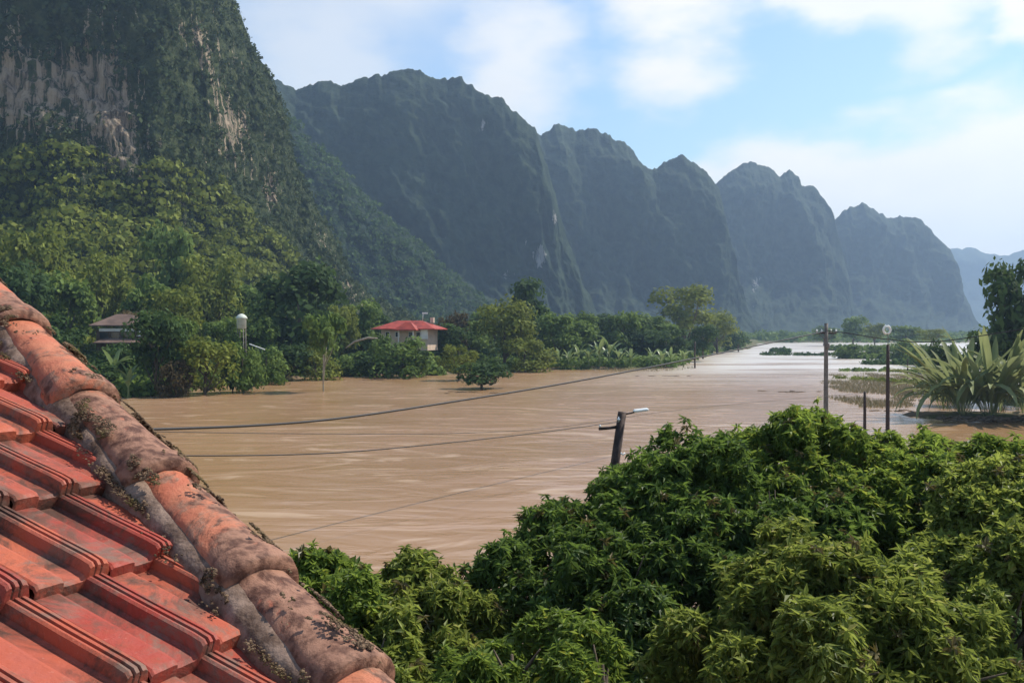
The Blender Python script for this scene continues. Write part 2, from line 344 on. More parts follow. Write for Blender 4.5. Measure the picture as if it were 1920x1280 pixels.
PROFILE_KARST = (np.array([0, .10, .35, .60, .80, 1.0]), np.array([0, .10, .22, .34, .60, 1.0]), np.array([1.0, .86, .52, .28, .12, 0]))
def mountain(name, crest, Dc, Df, nS, nT, mat, seed, amp, wl, shear=0.0, prof=None, crest_amp=1.0, rocks=(), rock_base=0.0, rk_amp=.7, foot_dx=0.0):
    cx = np.array([c[0] for c in crest], float); cy = np.array([c[1] for c in crest], float)
    xs = np.linspace(cx[0], cx[-1], nS); ys = np.interp(xs, cx, cy)
    dc = np.interp(xs, *Dc) if isinstance(Dc, tuple) else np.full(nS, float(Dc)); df = np.interp(xs, *Df) if isinstance(Df, tuple) else np.full(nS, float(Df))
    scl = dc / F
    ys = ys - ((fbm(xs * .05, 0 * xs, seed, 4, seed) - .5) * 18 + (fbm(xs * .15, 0 * xs, seed, 4, seed + 5) - .5) * 11) * crest_amp
    C = at(xs, ys, dc); Ft = at(xs + foot_dx, np.full(nS, 640.0), df); Ft[:, 2] = -1.0
    pt, ph, pv = prof or PROFILE_KARST
    t = np.linspace(0, 1, nT); h = np.interp(t, pt, ph); v = np.interp(t, pt, pv)
    # soften profile
    k = np.ones(9) / 9
    h = np.convolve(np.pad(h, 4, 'edge'), k, 'valid'); v = np.convolve(np.pad(v, 4, 'edge'), k, 'valid'); h[0] = 0; h[-1] = 1; v[0] = 1; v[-1] = 0
    P = np.empty((nT, nS, 3)); P[..., :2] = C[None, :, :2] * (1 - h[:, None, None]) + Ft[None, :, :2] * h[:, None, None]
    P[..., 2] = C[None, :, 2] * v[:, None] + Ft[None, :, 2] * (1 - v[:, None])
    hz = np.stack([-P[..., 0] * .0 + .25, -np.ones_like(P[..., 0])], -1); hz /= np.linalg.norm(hz, axis=-1)[..., None]
    # arc length along crest in metres
    u = np.concatenate([[0], np.cumsum(np.linalg.norm(np.diff(C[:, :2], axis=0), axis=1))])[None, :] + 0 * P[..., 2]
    zz = P[..., 2]; us = u - shear * (C[None, :, 2] - zz)
    n = ridged(us / wl, zz / (wl * 3.5), seed, 4, seed) - .5
    n2 = fbm(us / (wl * .28), zz / (wl * .5), seed, 4, seed + 9) - .5
    n3 = fbm(us / (wl * .09), zz / (wl * .09), seed, 3, seed + 19) - .5
    fade = np.interp(t, [0, .12, .85, 1], [.15, 1, 1, .2])[:, None]
    disp = (n * 1.5 + n2 * .8 + n3 * .3) * amp * fade
    P[..., :2] += hz * disp[..., None]; P[..., 2] += (n3 * .25 * amp) * fade
    rock = np.full(u.shape, rock_base)
    pxv = 960 + F * P[..., 0] / P[..., 1]; pyv = 622 - F * (P[..., 2] - 9) / P[..., 1]
    slope_band = np.interp(t, [0, .08, .15, .6, .75, 1], [-.3, 0, .12, .06, -.35, -.6])[:, None]
    rock = rock + slope_band + (fbm(us / wl * 1.2, zz / wl * .9, seed, 4, seed + 31) - .5) * rk_amp
    for (rx, ry, rw, rh, st) in rocks: rock = rock + st * np.exp(-((pxv - rx) / rw) ** 2 - ((pyv - ry) / rh) ** 2)
    # back side, so that the mountain is a solid
    nb = 8; B = np.empty((nb, nS, 3)); tb = np.linspace(1, 0, nb + 1)[:-1]
    back = C + (C - Ft) * np.array([.9, .9, 0]); back[:, 2] = -1
    for q, tt in enumerate(tb): B[q] = C * (1 - tt) + back * tt; B[q, :, 2] = C[:, 2] * (1 - tt ** 1.5) - 1 * tt ** 1.5
    A = np.concatenate([B, P]); rk = np.concatenate([np.full((nb, nS), -.5), rock]); nt_ = len(A)
    i = np.arange(nt_ - 1)[:, None] * nS; j = np.arange(nS - 1)[None]
    Q = np.stack([i + j, i + nS + j, i + nS + j + 1, i + j + 1], -1).reshape(-1, 4)
    me = mesh_np(name, A.reshape(-1, 3), Q, mat, True, {'rock': rk.ravel()})
    return obj(name, me, kind='structure'), P, rock, pxv, pyv
def cover(P, rock, n, size, seed, thr=.35, tmin=0.0, tmax=1.0, crestbias=0.0):
    """random points on a mountain surface where it is not bare rock, for its forest"""
    r = np.random.default_rng(seed); nT, nS = rock.shape
    A = np.linalg.norm(np.cross(P[1:, :-1] - P[:-1, :-1], P[:-1, 1:] - P[:-1, :-1]), axis=-1)
    tm = np.linspace(0, 1, nT - 1)[:, None]; Wt = A * (rock[:-1, :-1] < thr) * (tm >= tmin) * (tm <= tmax)
    Wt = Wt.ravel() / Wt.sum(); idx = r.choice(len(Wt), n, p=Wt); i, j = idx // (nS - 1), idx % (nS - 1); a, b = r.random(n)[:, None], r.random(n)[:, None]
    p = P[i, j] * (1 - a) * (1 - b) + P[i + 1, j] * a * (1 - b) + P[i, j + 1] * (1 - a) * b + P[i + 1, j + 1] * a * b
    return p, (.5 + 1.3 * r.random(n) ** 1.8) * size, i / (nT - 1)
crest1 = [(-700, -160), (-200, -200), (150, -220), (330, -170), (400, -90), (432, -20), (450, 30), (475, 95), (505, 140), (528, 190), (542, 260), (560, 320), (592, 385), (625, 440), (650, 505), (690, 550), (740, 580), (820, 606), (900, 616)]
o1, P1, R1, X1, Y1 = mountain('mountain', crest1, ([-700, 300, 520, 900], [330, 330, 400, 480]), ([-700, 100, 450, 700, 900], [185, 190, 215, 300, 440]), 380, 270, M['cliff'], 3, 12, 40, 0.15,
    rocks=[(385, 70, 60, 70, .42), (30, 130, 55, 120, .42), (130, 140, 60, 70, .36), (225, 215, 45, 60, .50), (250, 330, 40, 70, .2), (505, 355, 12, 45, .75), (450, 130, 40, 60, .15), (90, 40, 50, 60, -.5), (290, 130, 60, 90, -.25), (420, 350, 90, 90, -.2)], rock_base=.12, rk_amp=1.6,
    prof=(np.array([0, .10, .45, .68, .85, 1.0]), np.array([0, .06, .18, .32, .60, 1.0]), np.array([1.0, .88, .50, .26, .10, 0])))
crest2a = [(440, 130), (520, 190), (560, 235), (610, 285), (655, 330), (700, 385), (745, 425), (790, 460), (830, 505), (880, 545), (930, 575), (1000, 600), (1100, 612)]
o2, P2, R2, X2, Y2 = mountain('mountain', crest2a, ([440, 1100], [660, 800]), ([440, 1100], [430, 640]), 240, 140, M['mount'], 8, 16, 60, 0.6, rock_base=-.12, rocks=[(780, 565, 15, 25, .3), (680, 360, 30, 20, .2)])
crest2 = [(380, 190), (500, 150), (560, 165), (600, 155), (655, 160), (700, 143), (730, 137), (775, 134), (815, 146), (860, 144), (895, 168), (940, 190), (975, 218), (1003, 244), (1022, 300), (1040, 360), (1056, 420), (1075, 480), (1095, 540), (1125, 590), (1160, 612)]
mountain('mountain', crest2, 960, ([380, 1230], [700, 830]), 280, 160, M['mount'], 14, 34, 110, 0.5, rock_base=-.1, rocks=[(905, 235, 16, 26, .8), (1010, 478, 18, 26, .8), (985, 450, 10, 16, .5), (950, 520, 20, 26, .7), (1040, 410, 8, 22, .5), (835, 450, 8, 30, .4), (870, 370, 14, 14, .3)])
crest3 = [(900, 300), (1000, 256), (1020, 243), (1050, 235), (1080, 244), (1098, 247), (1112, 241), (1140, 258), (1162, 260), (1180, 282), (1202, 305), (1230, 318), (1248, 302), (1275, 289), (1298, 302), (1325, 325), (1348, 352), (1365, 430), (1385, 520), (1405, 600), (1430, 614)]
mountain('mountain', crest3, 1250, ([900, 1470], [980, 1150]), 240, 130, M['mount'], 21, 50, 150, 0.3, rock_base=-.15, rocks=[(1150, 560, 30, 20, .2)])
crest4 = [(1250, 420), (1345, 344), (1362, 322), (1385, 312), (1412, 305), (1440, 318), (1462, 331), (1480, 322), (1496, 328), (1503, 345), (1530, 349), (1548, 372), (1565, 402), (1582, 470), (1600, 560), (1620, 612)]
mountain('mountain', crest4, 1600, 1320, 220, 120, M['mount'], 27, 55, 170, 0.2, rock_base=-.12, crest_amp=.7, rocks=[(1415, 575, 14, 40, .7), (1420, 530, 12, 18, .5)])
crest5 = [(1430, 520), (1500, 470), (1560, 412), (1585, 392), (1615, 382), (1640, 398), (1662, 411), (1700, 406), (1726, 412), (1755, 440), (1780, 470), (1797, 505), (1808, 550), (1830, 600), (1860, 614)]
mountain('mountain', crest5, 1850, 1550, 200, 120, M['mount'], 33, 55, 170, 0.2, rock_base=-.12, crest_amp=.7, rocks=[(1745, 470, 14, 20, .5), (1765, 490, 10, 16, .4)])
crest6 = [(1560, 560), (1700, 500), (1780, 467), (1802, 470), (1820, 460), (1850, 476), (1880, 480), (1925, 466), (2000, 450), (2100, 430), (2250, 470), (2500, 540), (2800, 600)]
mountain('mountain', crest6, 3600, 3000, 140, 50, M['mount'], 39, 90, 300, 0.2, rock_base=-.3, crest_amp=.6)

# forest on the slopes (nobody could count it)
p, s, tt = cover(P1, R1, 8600, 2.0, 5, .62, 0.0, .75); obj('slope_forest', scatter_mesh('slope_forest', p, s, M['slope'], 15, 6, 5), kind='stuff')
p, s, tt = cover(P1, R1, 3600, 3.4, 6, .6, .55, 1.0); obj('slope_forest', scatter_mesh('slope_forest', p + [0, 0, 1], s, M['far_olive'], 42, 6, 6), kind='stuff')
p, s, tt = cover(P2, R2, 4500, 3.6, 7, .4, 0, 1.0); obj('slope_forest', scatter_mesh('slope_forest', p, s, M['far_dark'], 14, 6, 7), kind='stuff')

# ------------------------------------------------------------------ trees of the far banks
def crown_mesh(name, mat, nl, seed, shape='round', leaf=.05, lobes=14):
    """unit crown: about 1 wide, 1 high, base at z=0.1"""
    r = np.random.default_rng(seed); P = []; cs = []
    for k in range(lobes):
        z = r.uniform(.22, .86); 
        if shape == 'cone': wr = .42 * (1 - z) + .06
        elif shape == 'bush': wr = .40 * math.sqrt(max(.05, 1 - (z - .1) ** 2)); 
        elif shape == 'umbrella': z = r.uniform(.55, .9); wr = .40 * math.sqrt(max(.1, 1 - ((z - .62) / .4) ** 2))
        else: wr = .36 * math.sqrt(max(.05, 1 - ((z - .55) / .5) ** 2))
        a = r.uniform(0, 6.28); q = wr * math.sqrt(r.uniform(.15, 1)); cs.append((q * math.cos(a), q * math.sin(a), z if shape != 'bush' else z * .8 - .05, r.uniform(.12, .21)))
    cs = np.array(cs); k = r.integers(0, lobes, nl); d = r.normal(size=(nl, 3)); d /= np.linalg.norm(d, axis=1)[:, None]; d[:, 2] = np.where(d[:, 2] < -.3, -d[:, 2], d[:, 2])
    c = cs[k, :3] + d * cs[k, 3:] * r.uniform(.55, 1.08, (nl, 1)); nrm = d + r.normal(size=(nl, 3)) * .55 + np.array([0, 0, .3]); nrm /= np.linalg.norm(nrm, axis=1)[:, None]
    a = np.cross(nrm, r.normal(size=(nl, 3))); a /= np.linalg.norm(a, axis=1)[:, None]; b = np.cross(nrm, a); s = leaf * r.uniform(.5, 1.2, (nl, 1))
    V = np.stack([c + a * s, c + b * s * .55, c - a * s, c - b * s * .55], 1).reshape(-1, 3)
    tint = np.clip(np.repeat(r.normal(.45, .2, nl) + r.normal(0, .15, lobes)[k], 4), 0, 1)
    return mesh_np(name, V, np.arange(nl * 4).reshape(-1, 4), mat, False, {'tint': tint}), cs
def trunk_mesh(name, cs, mat, seed, r0=.022):
    r = np.random.default_rng(seed); parts = []
    top = np.array([0, 0, .6]); P = [np.array([r.normal() * .01, r.normal() * .01, z]) for z in (-.08, .1, .3, .5, .62)]; P[0][:2] = 0
    parts.append(tube_np(P, [r0 * 1.3, r0, r0 * .85, r0 * .6, r0 * .3], 7))
    for c in cs[:7]:
        b = P[2] if r.random() < .5 else P[1]; parts.append(tube_np([b, (b + c[:3]) / 2 + [0, 0, -.03], c[:3]], [r0 * .55, r0 * .35, r0 * .15], 5))
    V, Q, T = join_np(parts); return mesh_np(name, V, [Q, T], mat, True)
VAR = {}
def variant(kind, shape, k):
    key = (kind, shape, k)
    if key not in VAR:
        sd_ = hash((kind, shape)) % 1 + k * 7 + {'far_dark': 1, 'far_mid': 2, 'far_olive': 3, 'far_brown': 4}[kind] * 100 + {'round': 10, 'cone': 20, 'bush': 30, 'umbrella': 40}[shape]
        nl = {'round': 3000, 'cone': 2600, 'bush': 2400, 'umbrella': 2000}[shape]
        cm, cs = crown_mesh('crown', M[kind], nl, sd_, shape, .042 if kind != 'far_olive' else .034, 26 if shape != 'umbrella' else 16)
        VAR[key] = (cm, trunk_mesh('trunk', cs, M['bark'], sd_), trunk_mesh('trunk', cs, M['pale_bark'], sd_, .014))
    return VAR[key]
cnt = [0]
def far_tree(label, x, top, wpx, d, kind='far_mid', shape='round', base=None, cat='tree', name=None, group=None, pale=False):
    cnt[0] += 1; cm, tm, tmp = variant(kind, shape, cnt[0] % 3)
    g = ground_at(x, d); z0 = float(height(np.array([g.x]), np.array([g.y]))[0]); z0 = max(z0, -.8)
    if base is not None: z0 = 9 - (base - 622) * d / F
    zt = 9 - (top - 622) * d / F; H = max(1.5, zt - z0); W = wpx * d / F
    nm = name or ('tree' if shape != 'bush' else 'bush')
    o = thing(nm, label, cat if shape != 'bush' else 'bush', (g.x, g.y, z0), random.uniform(0, 6.28), group)
    o.scale = (W * 1.08, W * 1.08, H / (.84 if shape == 'bush' else .96)); obj('crown', cm, o)
    obj('trunk' if shape != 'bush' else 'stem', tmp if pale else tm, o)
    return o
T_ = far_tree
T_('dark green shrub just past the edge of the tiled roof', 165, 672, 110, 126, 'far_dark', 'bush')
T_('tall dark green tree on the shore between the banana clump and the olive bush', 292, 592, 112, 124, 'far_dark', 'round')
T_('wide olive bush hanging over the water left of the white water tank', 385, 625, 135, 127, 'far_olive', 'bush')
T_('low brown-green bush below the old wooden house', 330, 668, 70, 123, 'far_brown', 'bush')
T_('small dark bush in front of the white water tank', 455, 622, 84, 132, 'far_mid', 'bush')
T_('tall narrow bush just left of the white water tank', 436, 605, 50, 133, 'far_dark', 'bush')
T_('large dark round tree standing right of the white water tank', 560, 498, 190, 190, 'far_dark', 'round')
T_('dark tree leaning behind the white water tank', 500, 545, 110, 205, 'far_mid', 'round')
T_('dark bush at the water edge under the large round tree', 535, 636, 120, 163, 'far_dark', 'bush')
T_('thin pale-trunked tree standing alone in the flood water', 607, 598, 92, 134, 'far_mid', 'umbrella', base=738, pale=True)
T_('low bush between the pale-trunked tree and the red-roofed house', 665, 650, 100, 182, 'far_mid', 'bush')
T_('leafy green bush right below the red-roofed house', 757, 628, 115, 176, 'far_mid', 'bush')
T_('low dark bush left of the leafy one below the red-roofed house', 700, 655, 80, 180, 'far_dark', 'bush')
T_('bushy tree left of the red-roofed house', 655, 588, 110, 235, 'far_mid', 'round')
T_('brown-leaved tree touching the right side of the red-roofed house', 852, 590, 62, 222, 'far_brown', 'round')
T_('dark bush on the point jutting into the river', 903, 672, 105, 141, 'far_dark', 'bush', base=728)
T_('olive shrub behind the bush on the river point', 860, 640, 80, 165, 'far_olive', 'bush', base=706)
T_('smooth olive-green tree in front of the dark conical tree', 945, 565, 130, 208, 'far_olive', 'round')
T_('low green bush at the foot of the smooth olive tree', 985, 630, 110, 200, 'far_olive', 'bush')
T_('dark conical tree tallest on the middle of the bank', 990, 530, 115, 240, 'far_dark', 'cone')
T_('leafy tree right of the dark conical tree', 1045, 590, 90, 226, 'far_mid', 'round')
T_('hazy green tree behind the olive tree, left of the conical one', 905, 585, 90, 300, 'far_mid', 'round')
T_('dark round tree behind the row of banana plants, left one', 1112, 592, 110, 330, 'far_dark', 'round')
T_('dark wide tree behind the row of banana plants, right one', 1190, 596, 120, 335, 'far_dark', 'round')
T_('green bush left of the wide olive tree by the bend', 1225, 628, 90, 260, 'far_mid', 'bush')
T_('big olive-yellow tree by the river bend', 1285, 541, 140, 325, 'far_olive', 'round')
T_('olive tree sloping down to the water at the river bend', 1345, 585, 95, 370, 'far_olive', 'round')
T_('dark small tree beside the thin post on the bank', 1318, 612, 62, 270, 'far_dark', 'round', base=668)
T_('dark low bush at the tip of the left bank', 1385, 618, 56, 400, 'far_dark', 'bush')
T_('dark leafy tree at the right edge of the photo', 1922, 486, 150, 112, 'far_dark', 'round')
T_('dark bush behind the palm clump at the right edge', 1880, 590, 130, 118, 'far_dark', 'bush')
T_('second dark tree cut off by the right edge of the photo', 1990, 520, 140, 116, 'far_dark', 'round')
T_('low dark bush to the left behind the palm clump', 1770, 628, 90, 130, 'far_dark', 'bush')
T_('low dark green bush in front of the old wooden house', 215, 634, 95, 134, 'far_dark', 'bush')
T_('tallish bush covering the left corner of the red-roofed house', 712, 615, 60, 182, 'far_mid', 'bush')
T_('mid green bush at the water edge between the white tank and the pale-trunked tree', 500, 648, 85, 152, 'far_mid', 'bush')
T_('olive bush at the water edge right behind the pale-trunked tree', 592, 650, 90, 166, 'far_olive', 'bush')
# woods at the foot of the left cliff
wood = [(20, 500, 150, 170, 'far_dark', 'dark tree above the topmost ridge cap'), (110, 520, 150, 185, 'far_mid', 'mid green tree up-slope of the old wooden house, left'),
 (195, 480, 130, 205, 'far_olive', 'tall olive tree directly above the old wooden house'), (265, 520, 110, 190, 'far_mid', 'green tree just right above the old wooden house'),
 (330, 540, 120, 180, 'far_olive', 'olive tree behind the tall dark shore tree'), (395, 480, 130, 215, 'far_olive', 'light olive tree high above the wide olive bush'),
 (455, 520, 120, 225, 'far_mid', 'green tree rising behind the white water tank'), (60, 430, 150, 215, 'far_olive', 'large olive tree on the lower slope at the left edge'),
 (330, 440, 130, 235, 'far_mid', 'mid green tree on the lower slope above the shore trees'), (255, 585, 90, 172, 'far_brown', 'brownish tree right of the old wooden house'),
 (90, 590, 130, 140, 'far_dark', 'dark tree between the roof edge and the old wooden house'), (590, 560, 100, 250, 'far_dark', 'dark tree behind the large round one'),
 (-60, 560, 160, 150, 'far_mid', 'green tree behind the house roof at the left edge'), (345, 600, 80, 150, 'far_mid', 'small green tree over the olive bush')]
for (x, ty, wp, d, k, lab) in wood: T_(lab, x, ty, wp, d, k, 'round')
rb = random.Random(12)
for (x, ty) in [(620, 600), (640, 578), (690, 600), (680, 570), (840, 612), (875, 600), (905, 612), (1020, 600), (1065, 605), (1080, 592), (1145, 600), (1165, 588), (1215, 592), (1235, 600), (1250, 618), (1195, 622), (1130, 625), (1345, 615), (530, 610), (490, 600), (415, 600), (720, 595)]:
    sd_ = 9 * F / (float(np.interp(x, SH_X, SH_Y)) - 622)
    T_('green tree in the dense belt behind the far left shore', x, ty, rb.uniform(70, 105), sd_ * rb.uniform(1.12, 1.3), rb.choice(['far_mid', 'far_mid', 'far_olive', 'far_dark']), 'round', group='trees of the belt behind the far left shore')
for (x, ty, wp, d) in [(1590, 640, 60, 300), (1690, 634, 70, 290), (1735, 640, 70, 230), (1745, 655, 60, 190), (1640, 645, 50, 330)]:
    T_('flooded green bush on the low far bank behind the right-hand poles', x, ty, wp, d, 'far_mid', 'bush', group='flooded bushes behind the right-hand poles')
# low brush along the waterline of the left bank and among the trees
r_ = np.random.default_rng(44)
bx = r_.uniform(60, 1400, 900); bs = 9 * F / (np.interp(bx, SH_X, SH_Y) - 622); bd = bs * (1 + r_.random(900) ** 1.6 * .22) + 2.0
bp = at(bx, np.full(900, 640.), bd); bp[:, 2] = height(bp[:, 0], bp[:, 1]) + .3
obj('bank_brush', scatter_mesh('bank_brush', bp, r_.uniform(1.0, 2.9, 900), M['far_mid'], 44, 6, 9), kind='stuff')
bx = r_.uniform(-400, 1400, 1500); bs = 9 * F / (np.interp(bx, SH_X, SH_Y) - 622); bd = bs * (1.1 + r_.random(1500) * .6)
bp = at(bx, np.full(1500, 640.), bd); bp[:, 2] = height(bp[:, 0], bp[:, 1]) + 1
obj('undergrowth', scatter_mesh('undergrowth', bp, r_.uniform(1.5, 3.5, 1500), M['far_dark'], 30, 6, 10), kind='stuff')
# wooded flat far behind the river
n = 2600; bx = r_.uniform(1180, 2100, n); bd = r_.uniform(720, 1500, n); bp = at(bx, np.full(n, 640.), bd); bp[:, 2] = r_.uniform(0, 5, n)
obj('far_woodland', scatter_mesh('far_woodland', bp, r_.uniform(5, 9, n), M['far_mid'], 16, 6, 12), kind='stuff')
n = 1500; bx = r_.uniform(600, 1300, n); bd = r_.uniform(280, 620, n); bp = at(bx, np.full(n, 640.), bd); bp[:, 2] = height(bp[:, 0], bp[:, 1]) + r_.uniform(0, 2, n)
obj('far_woodland', scatter_mesh('far_woodland', bp, r_.uniform(3, 5, n), M['far_dark'], 20, 6, 13), kind='stuff')
# flooded hedges in the middle of the river, right side
def hedge(label, x0, x1, d0, d1, n, hgt, mat, seed):
    r = np.random.default_rng(seed); bx = r.uniform(x0, x1, n); tt = (bx - x0) / (x1 - x0); bd = d0 + (d1 - d0) * tt + r.normal(0, 2.0, n)
    p = at(bx, np.full(n, 640.), bd); p[:, 2] = r.uniform(-.1, .35, n) * hgt
    me = scatter_mesh('hedge', p, r.uniform(.6, 1.2, n) * hgt, mat, 26, 6, seed); o = thing('hedge', label, 'hedge', me=me); return o
hedge('long thin dark line of flooded bushes across the pale water', 1425, 1640, 345, 330, 130, 1.3, M['far_dark'], 51)
hedge('flooded bushes right of the tall poles, nearer and darker', 1622, 1765, 248, 240, 90, 1.6, M['far_dark'], 52)
hedge('low green hedge behind the tall poles on the far flooded bank', 1560, 1760, 430, 400, 220, 3.0, M['far_mid'], 53)
hedge('hedge on the far bank running behind the palm clump', 1600, 1900, 300, 280, 160, 2.2, M['far_mid'], 55)
hedge('brownish half-drowned scrub between the two tall poles and the palm clump', 1568, 1745, 172, 150, 90, .8, M['far_olive'], 56)
hedge('thin strip of drowned scrub just behind the reed patch', 1575, 1760, 205, 195, 80, .9, M['far_mid'], 57)
hedge('small dark drift of branches at the river bend', 1447, 1480, 400, 380, 22, 2.6, M['far_dark'], 54)
for (x, ty, wp, d, k, lab) in [(1600, 596, 60, 520, 'far_mid', 'hazy green tree between the two tall poles'), (1545, 612, 60, 560, 'far_mid', 'small hazy tree left of the tallest pole'), (1700, 612, 70, 460, 'far_mid', 'hazy tree right of the ring-topped pole'), (1640, 606, 50, 480, 'far_olive', 'hazy light tree behind the ring-topped pole'), (1750, 618, 60, 380, 'far_olive', 'olive tree left of the palm clump on the far bank')]:
    T_(lab, x, ty, wp, d, k, 'round', base=645)
# drowned reeds
def reeds(name, x0, x1, d0, d1, n, seed, mat, hh):
    r = np.random.default_rng(seed); bx = r.uniform(x0, x1, n); bd = r.uniform(d0, d1, n); p = at(bx, np.full(n, 640.), bd); p[:, 2] = -.1
    u_ = (bx - (x0 + x1) / 2) / (x1 - x0) * 2; v_ = (bd - (d0 + d1) / 2) / (d1 - d0) * 2; keep = fbm(p[:, 0] * .25, p[:, 1] * .12, 0, 4, seed) > .36 + .3 * np.clip(u_ * u_ + v_ * v_ - .25, 0, 2); p = p[keep]; m = len(p)
    a = r.uniform(0, 6.28, m); wd = r.uniform(.03, .07, m); h = r.uniform(.3, 1.0, m) * hh; lx, ly = r.normal(0, .22, m), r.normal(0, .22, m)
    dx, dy = np.cos(a) * wd, np.sin(a) * wd
    V = np.stack([np.stack([p[:, 0] - dx, p[:, 1] - dy, p[:, 2]], 1), np.stack([p[:, 0] + dx, p[:, 1] + dy, p[:, 2]], 1), np.stack([p[:, 0] + lx, p[:, 1] + ly, p[:, 2] + h], 1)], 1).reshape(-1, 3)
    return obj(name, mesh_np(name, V, np.arange(m * 3).reshape(-1, 3), mat, False, {'tint': np.repeat(r.random(m), 3)}), kind='stuff')
M['reed'] = leaf_mat('drowned reed', (.12, .11, .045), (.26, .22, .12), None, 0.2)
reeds('drowned_reeds', 1535, 1790, 105, 190, 30000, 61, M['reed'], .7)
reeds('drowned_reeds', 1000, 1300, 200, 230, 3000, 62, M['reed'], 1.0)

def debris(name, cx, cy, n, rr, seed):
    r = np.random.default_rng(seed); parts = []
    for k in range(n):
        a = r.uniform(-.5, .5); L2 = r.uniform(.4, 1.8); x, y = cx + r.normal() * rr * 2.2, cy + r.normal() * rr
        parts.append(tube_np([(x, y, .02), (x + L2 / 2 * math.cos(a), y + L2 / 2 * math.sin(a), .06), (x + L2 * math.cos(a), y + L2 * math.sin(a), .0)], [.05, .05, .02], 5))
    V, Q, T = join_np(parts); return obj(name, mesh_np(name, V, [Q, T], M['bark'], True), kind='stuff')
for k, (px_, py_) in enumerate([(520, 712), (700, 712), (850, 735), (1240, 705), (1480, 735), (1700, 770)]): c = at(px_, 640, gd(py_)); debris('floating_debris', c[0], c[1], 9, 1.2, k)
# ------------------------------------------------------------------ strap-leaved plants
def strap_leaf(L_, w_, bend, seed, mat, fold=.35):
    r = np.random.default_rng(seed); n = 9; t = np.linspace(0, 1, n); ang = math.radians(82) - bend * t ** 1.4
    x = np.concatenate([[0], np.cumsum(np.cos((ang[1:] + ang[:-1]) / 2))]) * L_ / (n - 1); z = np.concatenate([[0], np.cumsum(np.sin((ang[1:] + ang[:-1]) / 2))]) * L_ / (n - 1)
    wd = w_ * np.where(t < .25, .10 + 0 * t, np.sin(np.pi * np.clip((t - .2) / .8, 0, 1)) ** .6 * 1.0 + .06) * .5
    nx_, nz_ = -np.sin(ang), np.cos(ang)
    V = []
    for k in range(n):
        for s in (-1, 0, 1): V.append((x[k] + abs(s) * nx_[k] * wd[k] * fold, s * wd[k], z[k] + abs(s) * nz_[k] * wd[k] * fold + (r.normal() * .04 * w_ if s else 0)))
    Q = []
    for k in range(n - 1):
        for s in (0, 1): a = k * 3 + s; Q.append((a, a + 1, a + 4, a + 3))
    return mesh_np('leaf', V, np.array(Q), mat, True, {'tint': np.clip(r.normal(.55, .15) + r.normal(0, .08, len(V)), 0, 1)})
ban = [strap_leaf(1.0, .2, b, k, M['banana']) for k, b in enumerate((.5, .9, 1.4, 2.0))]
def banana(label, px, d, H, n, seed, base=None, group=None, cat='banana plant'):
    r = random.Random(seed); g = ground_at(px, d); z0 = float(height(np.array([g.x]), np.array([g.y]))[0]) if base is None else 9 - (base - 622) * d / F
    o = thing('banana_plant', label, cat, (g.x, g.y, max(z0, -.3)), r.uniform(0, 6.28), group)
    V, Q, T = tube_np([(0, 0, -.3), (0.03, 0, H * .2), (0, 0, H * .42)], [H * .035, H * .028, H * .015], 7); obj('stem', mesh_np('stem', V, [Q, T], M['palm'], True, {'tint': np.full(len(V), .6)}), o)
    for k in range(n):
        me = ban[(k + seed) % 4]; s = H * r.uniform(.55, .8)
        obj('leaf', me, o, (0, 0, H * r.uniform(.2, .4)), rot=(0, r.uniform(-.15, .35), k * 6.283 / n + r.uniform(-.4, .4)), scale=(s, s, s))
    return o
banana('pale green banana plant at the shore right beside the tiled roof', 240, 121, 5.0, 9, 1)
banana('taller banana plant behind the pale one beside the tiled roof', 215, 130, 6.0, 8, 2)
k = 0
for (x, d, H) in [(1028, 213, 5.2), (1048, 216, 4.6), (1066, 212, 5.0), (1086, 216, 6.0), (1104, 213, 5.4), (1124, 214, 7.2), (1142, 217, 7.4), (1160, 215, 5.6), (1183, 216, 4.6), (1222, 220, 5.0), (1240, 218, 5.6), (1258, 222, 4.8), (1282, 226, 5.2)]:
    k += 1; banana('pale strap-leaved banana plant in the row along the far waterline', x, d, H, 8, k + 10, group='banana plants in a row along the far waterline')
# palm clump on the right
fr = [strap_leaf(1.0, .066, b_, 70 + i, M['palm'], .5) for i, b_ in enumerate((.35, .6, .8, 1.0, 1.3, 1.6, 2.0, 2.4))]
def palm(label, px, d, H, n, seed, spread=1.0, lo=.15):
    r = random.Random(seed); g = ground_at(px, d); z0 = max(.1, float(height(np.array([g.x]), np.array([g.y]))[0]))
    o = thing('palm_clump', label, 'palm', (g.x, g.y, z0), r.uniform(0, 6.28))
    for k in range(n):
        q = k / n; me = fr[min(7, int(q * 8))]; s = H * r.uniform(.7, 1.1); a = k * 2.399 + r.uniform(-.3, .3); rr = 1.3 * r.random()
        obj('leaf', me, o, (rr * math.cos(a), rr * math.sin(a), r.uniform(0, .5)), rot=(0, r.uniform(0, .3) * spread + q * .25, a), scale=(s, s * 1.15, s))
    return o
palm('tall palm clump with arching strap leaves left on the small mud island', 1805, 92, 8.8, 60, 3)
palm('tall palm clump with upright strap leaves in the middle of the small mud island', 1862, 91.5, 9.6, 64, 4)
palm('palm clump cut by the right edge of the photo', 1922, 93, 9.6, 54, 5)
palm('short palm clump at the left end of the small mud island', 1772, 97, 6.2, 40, 6)
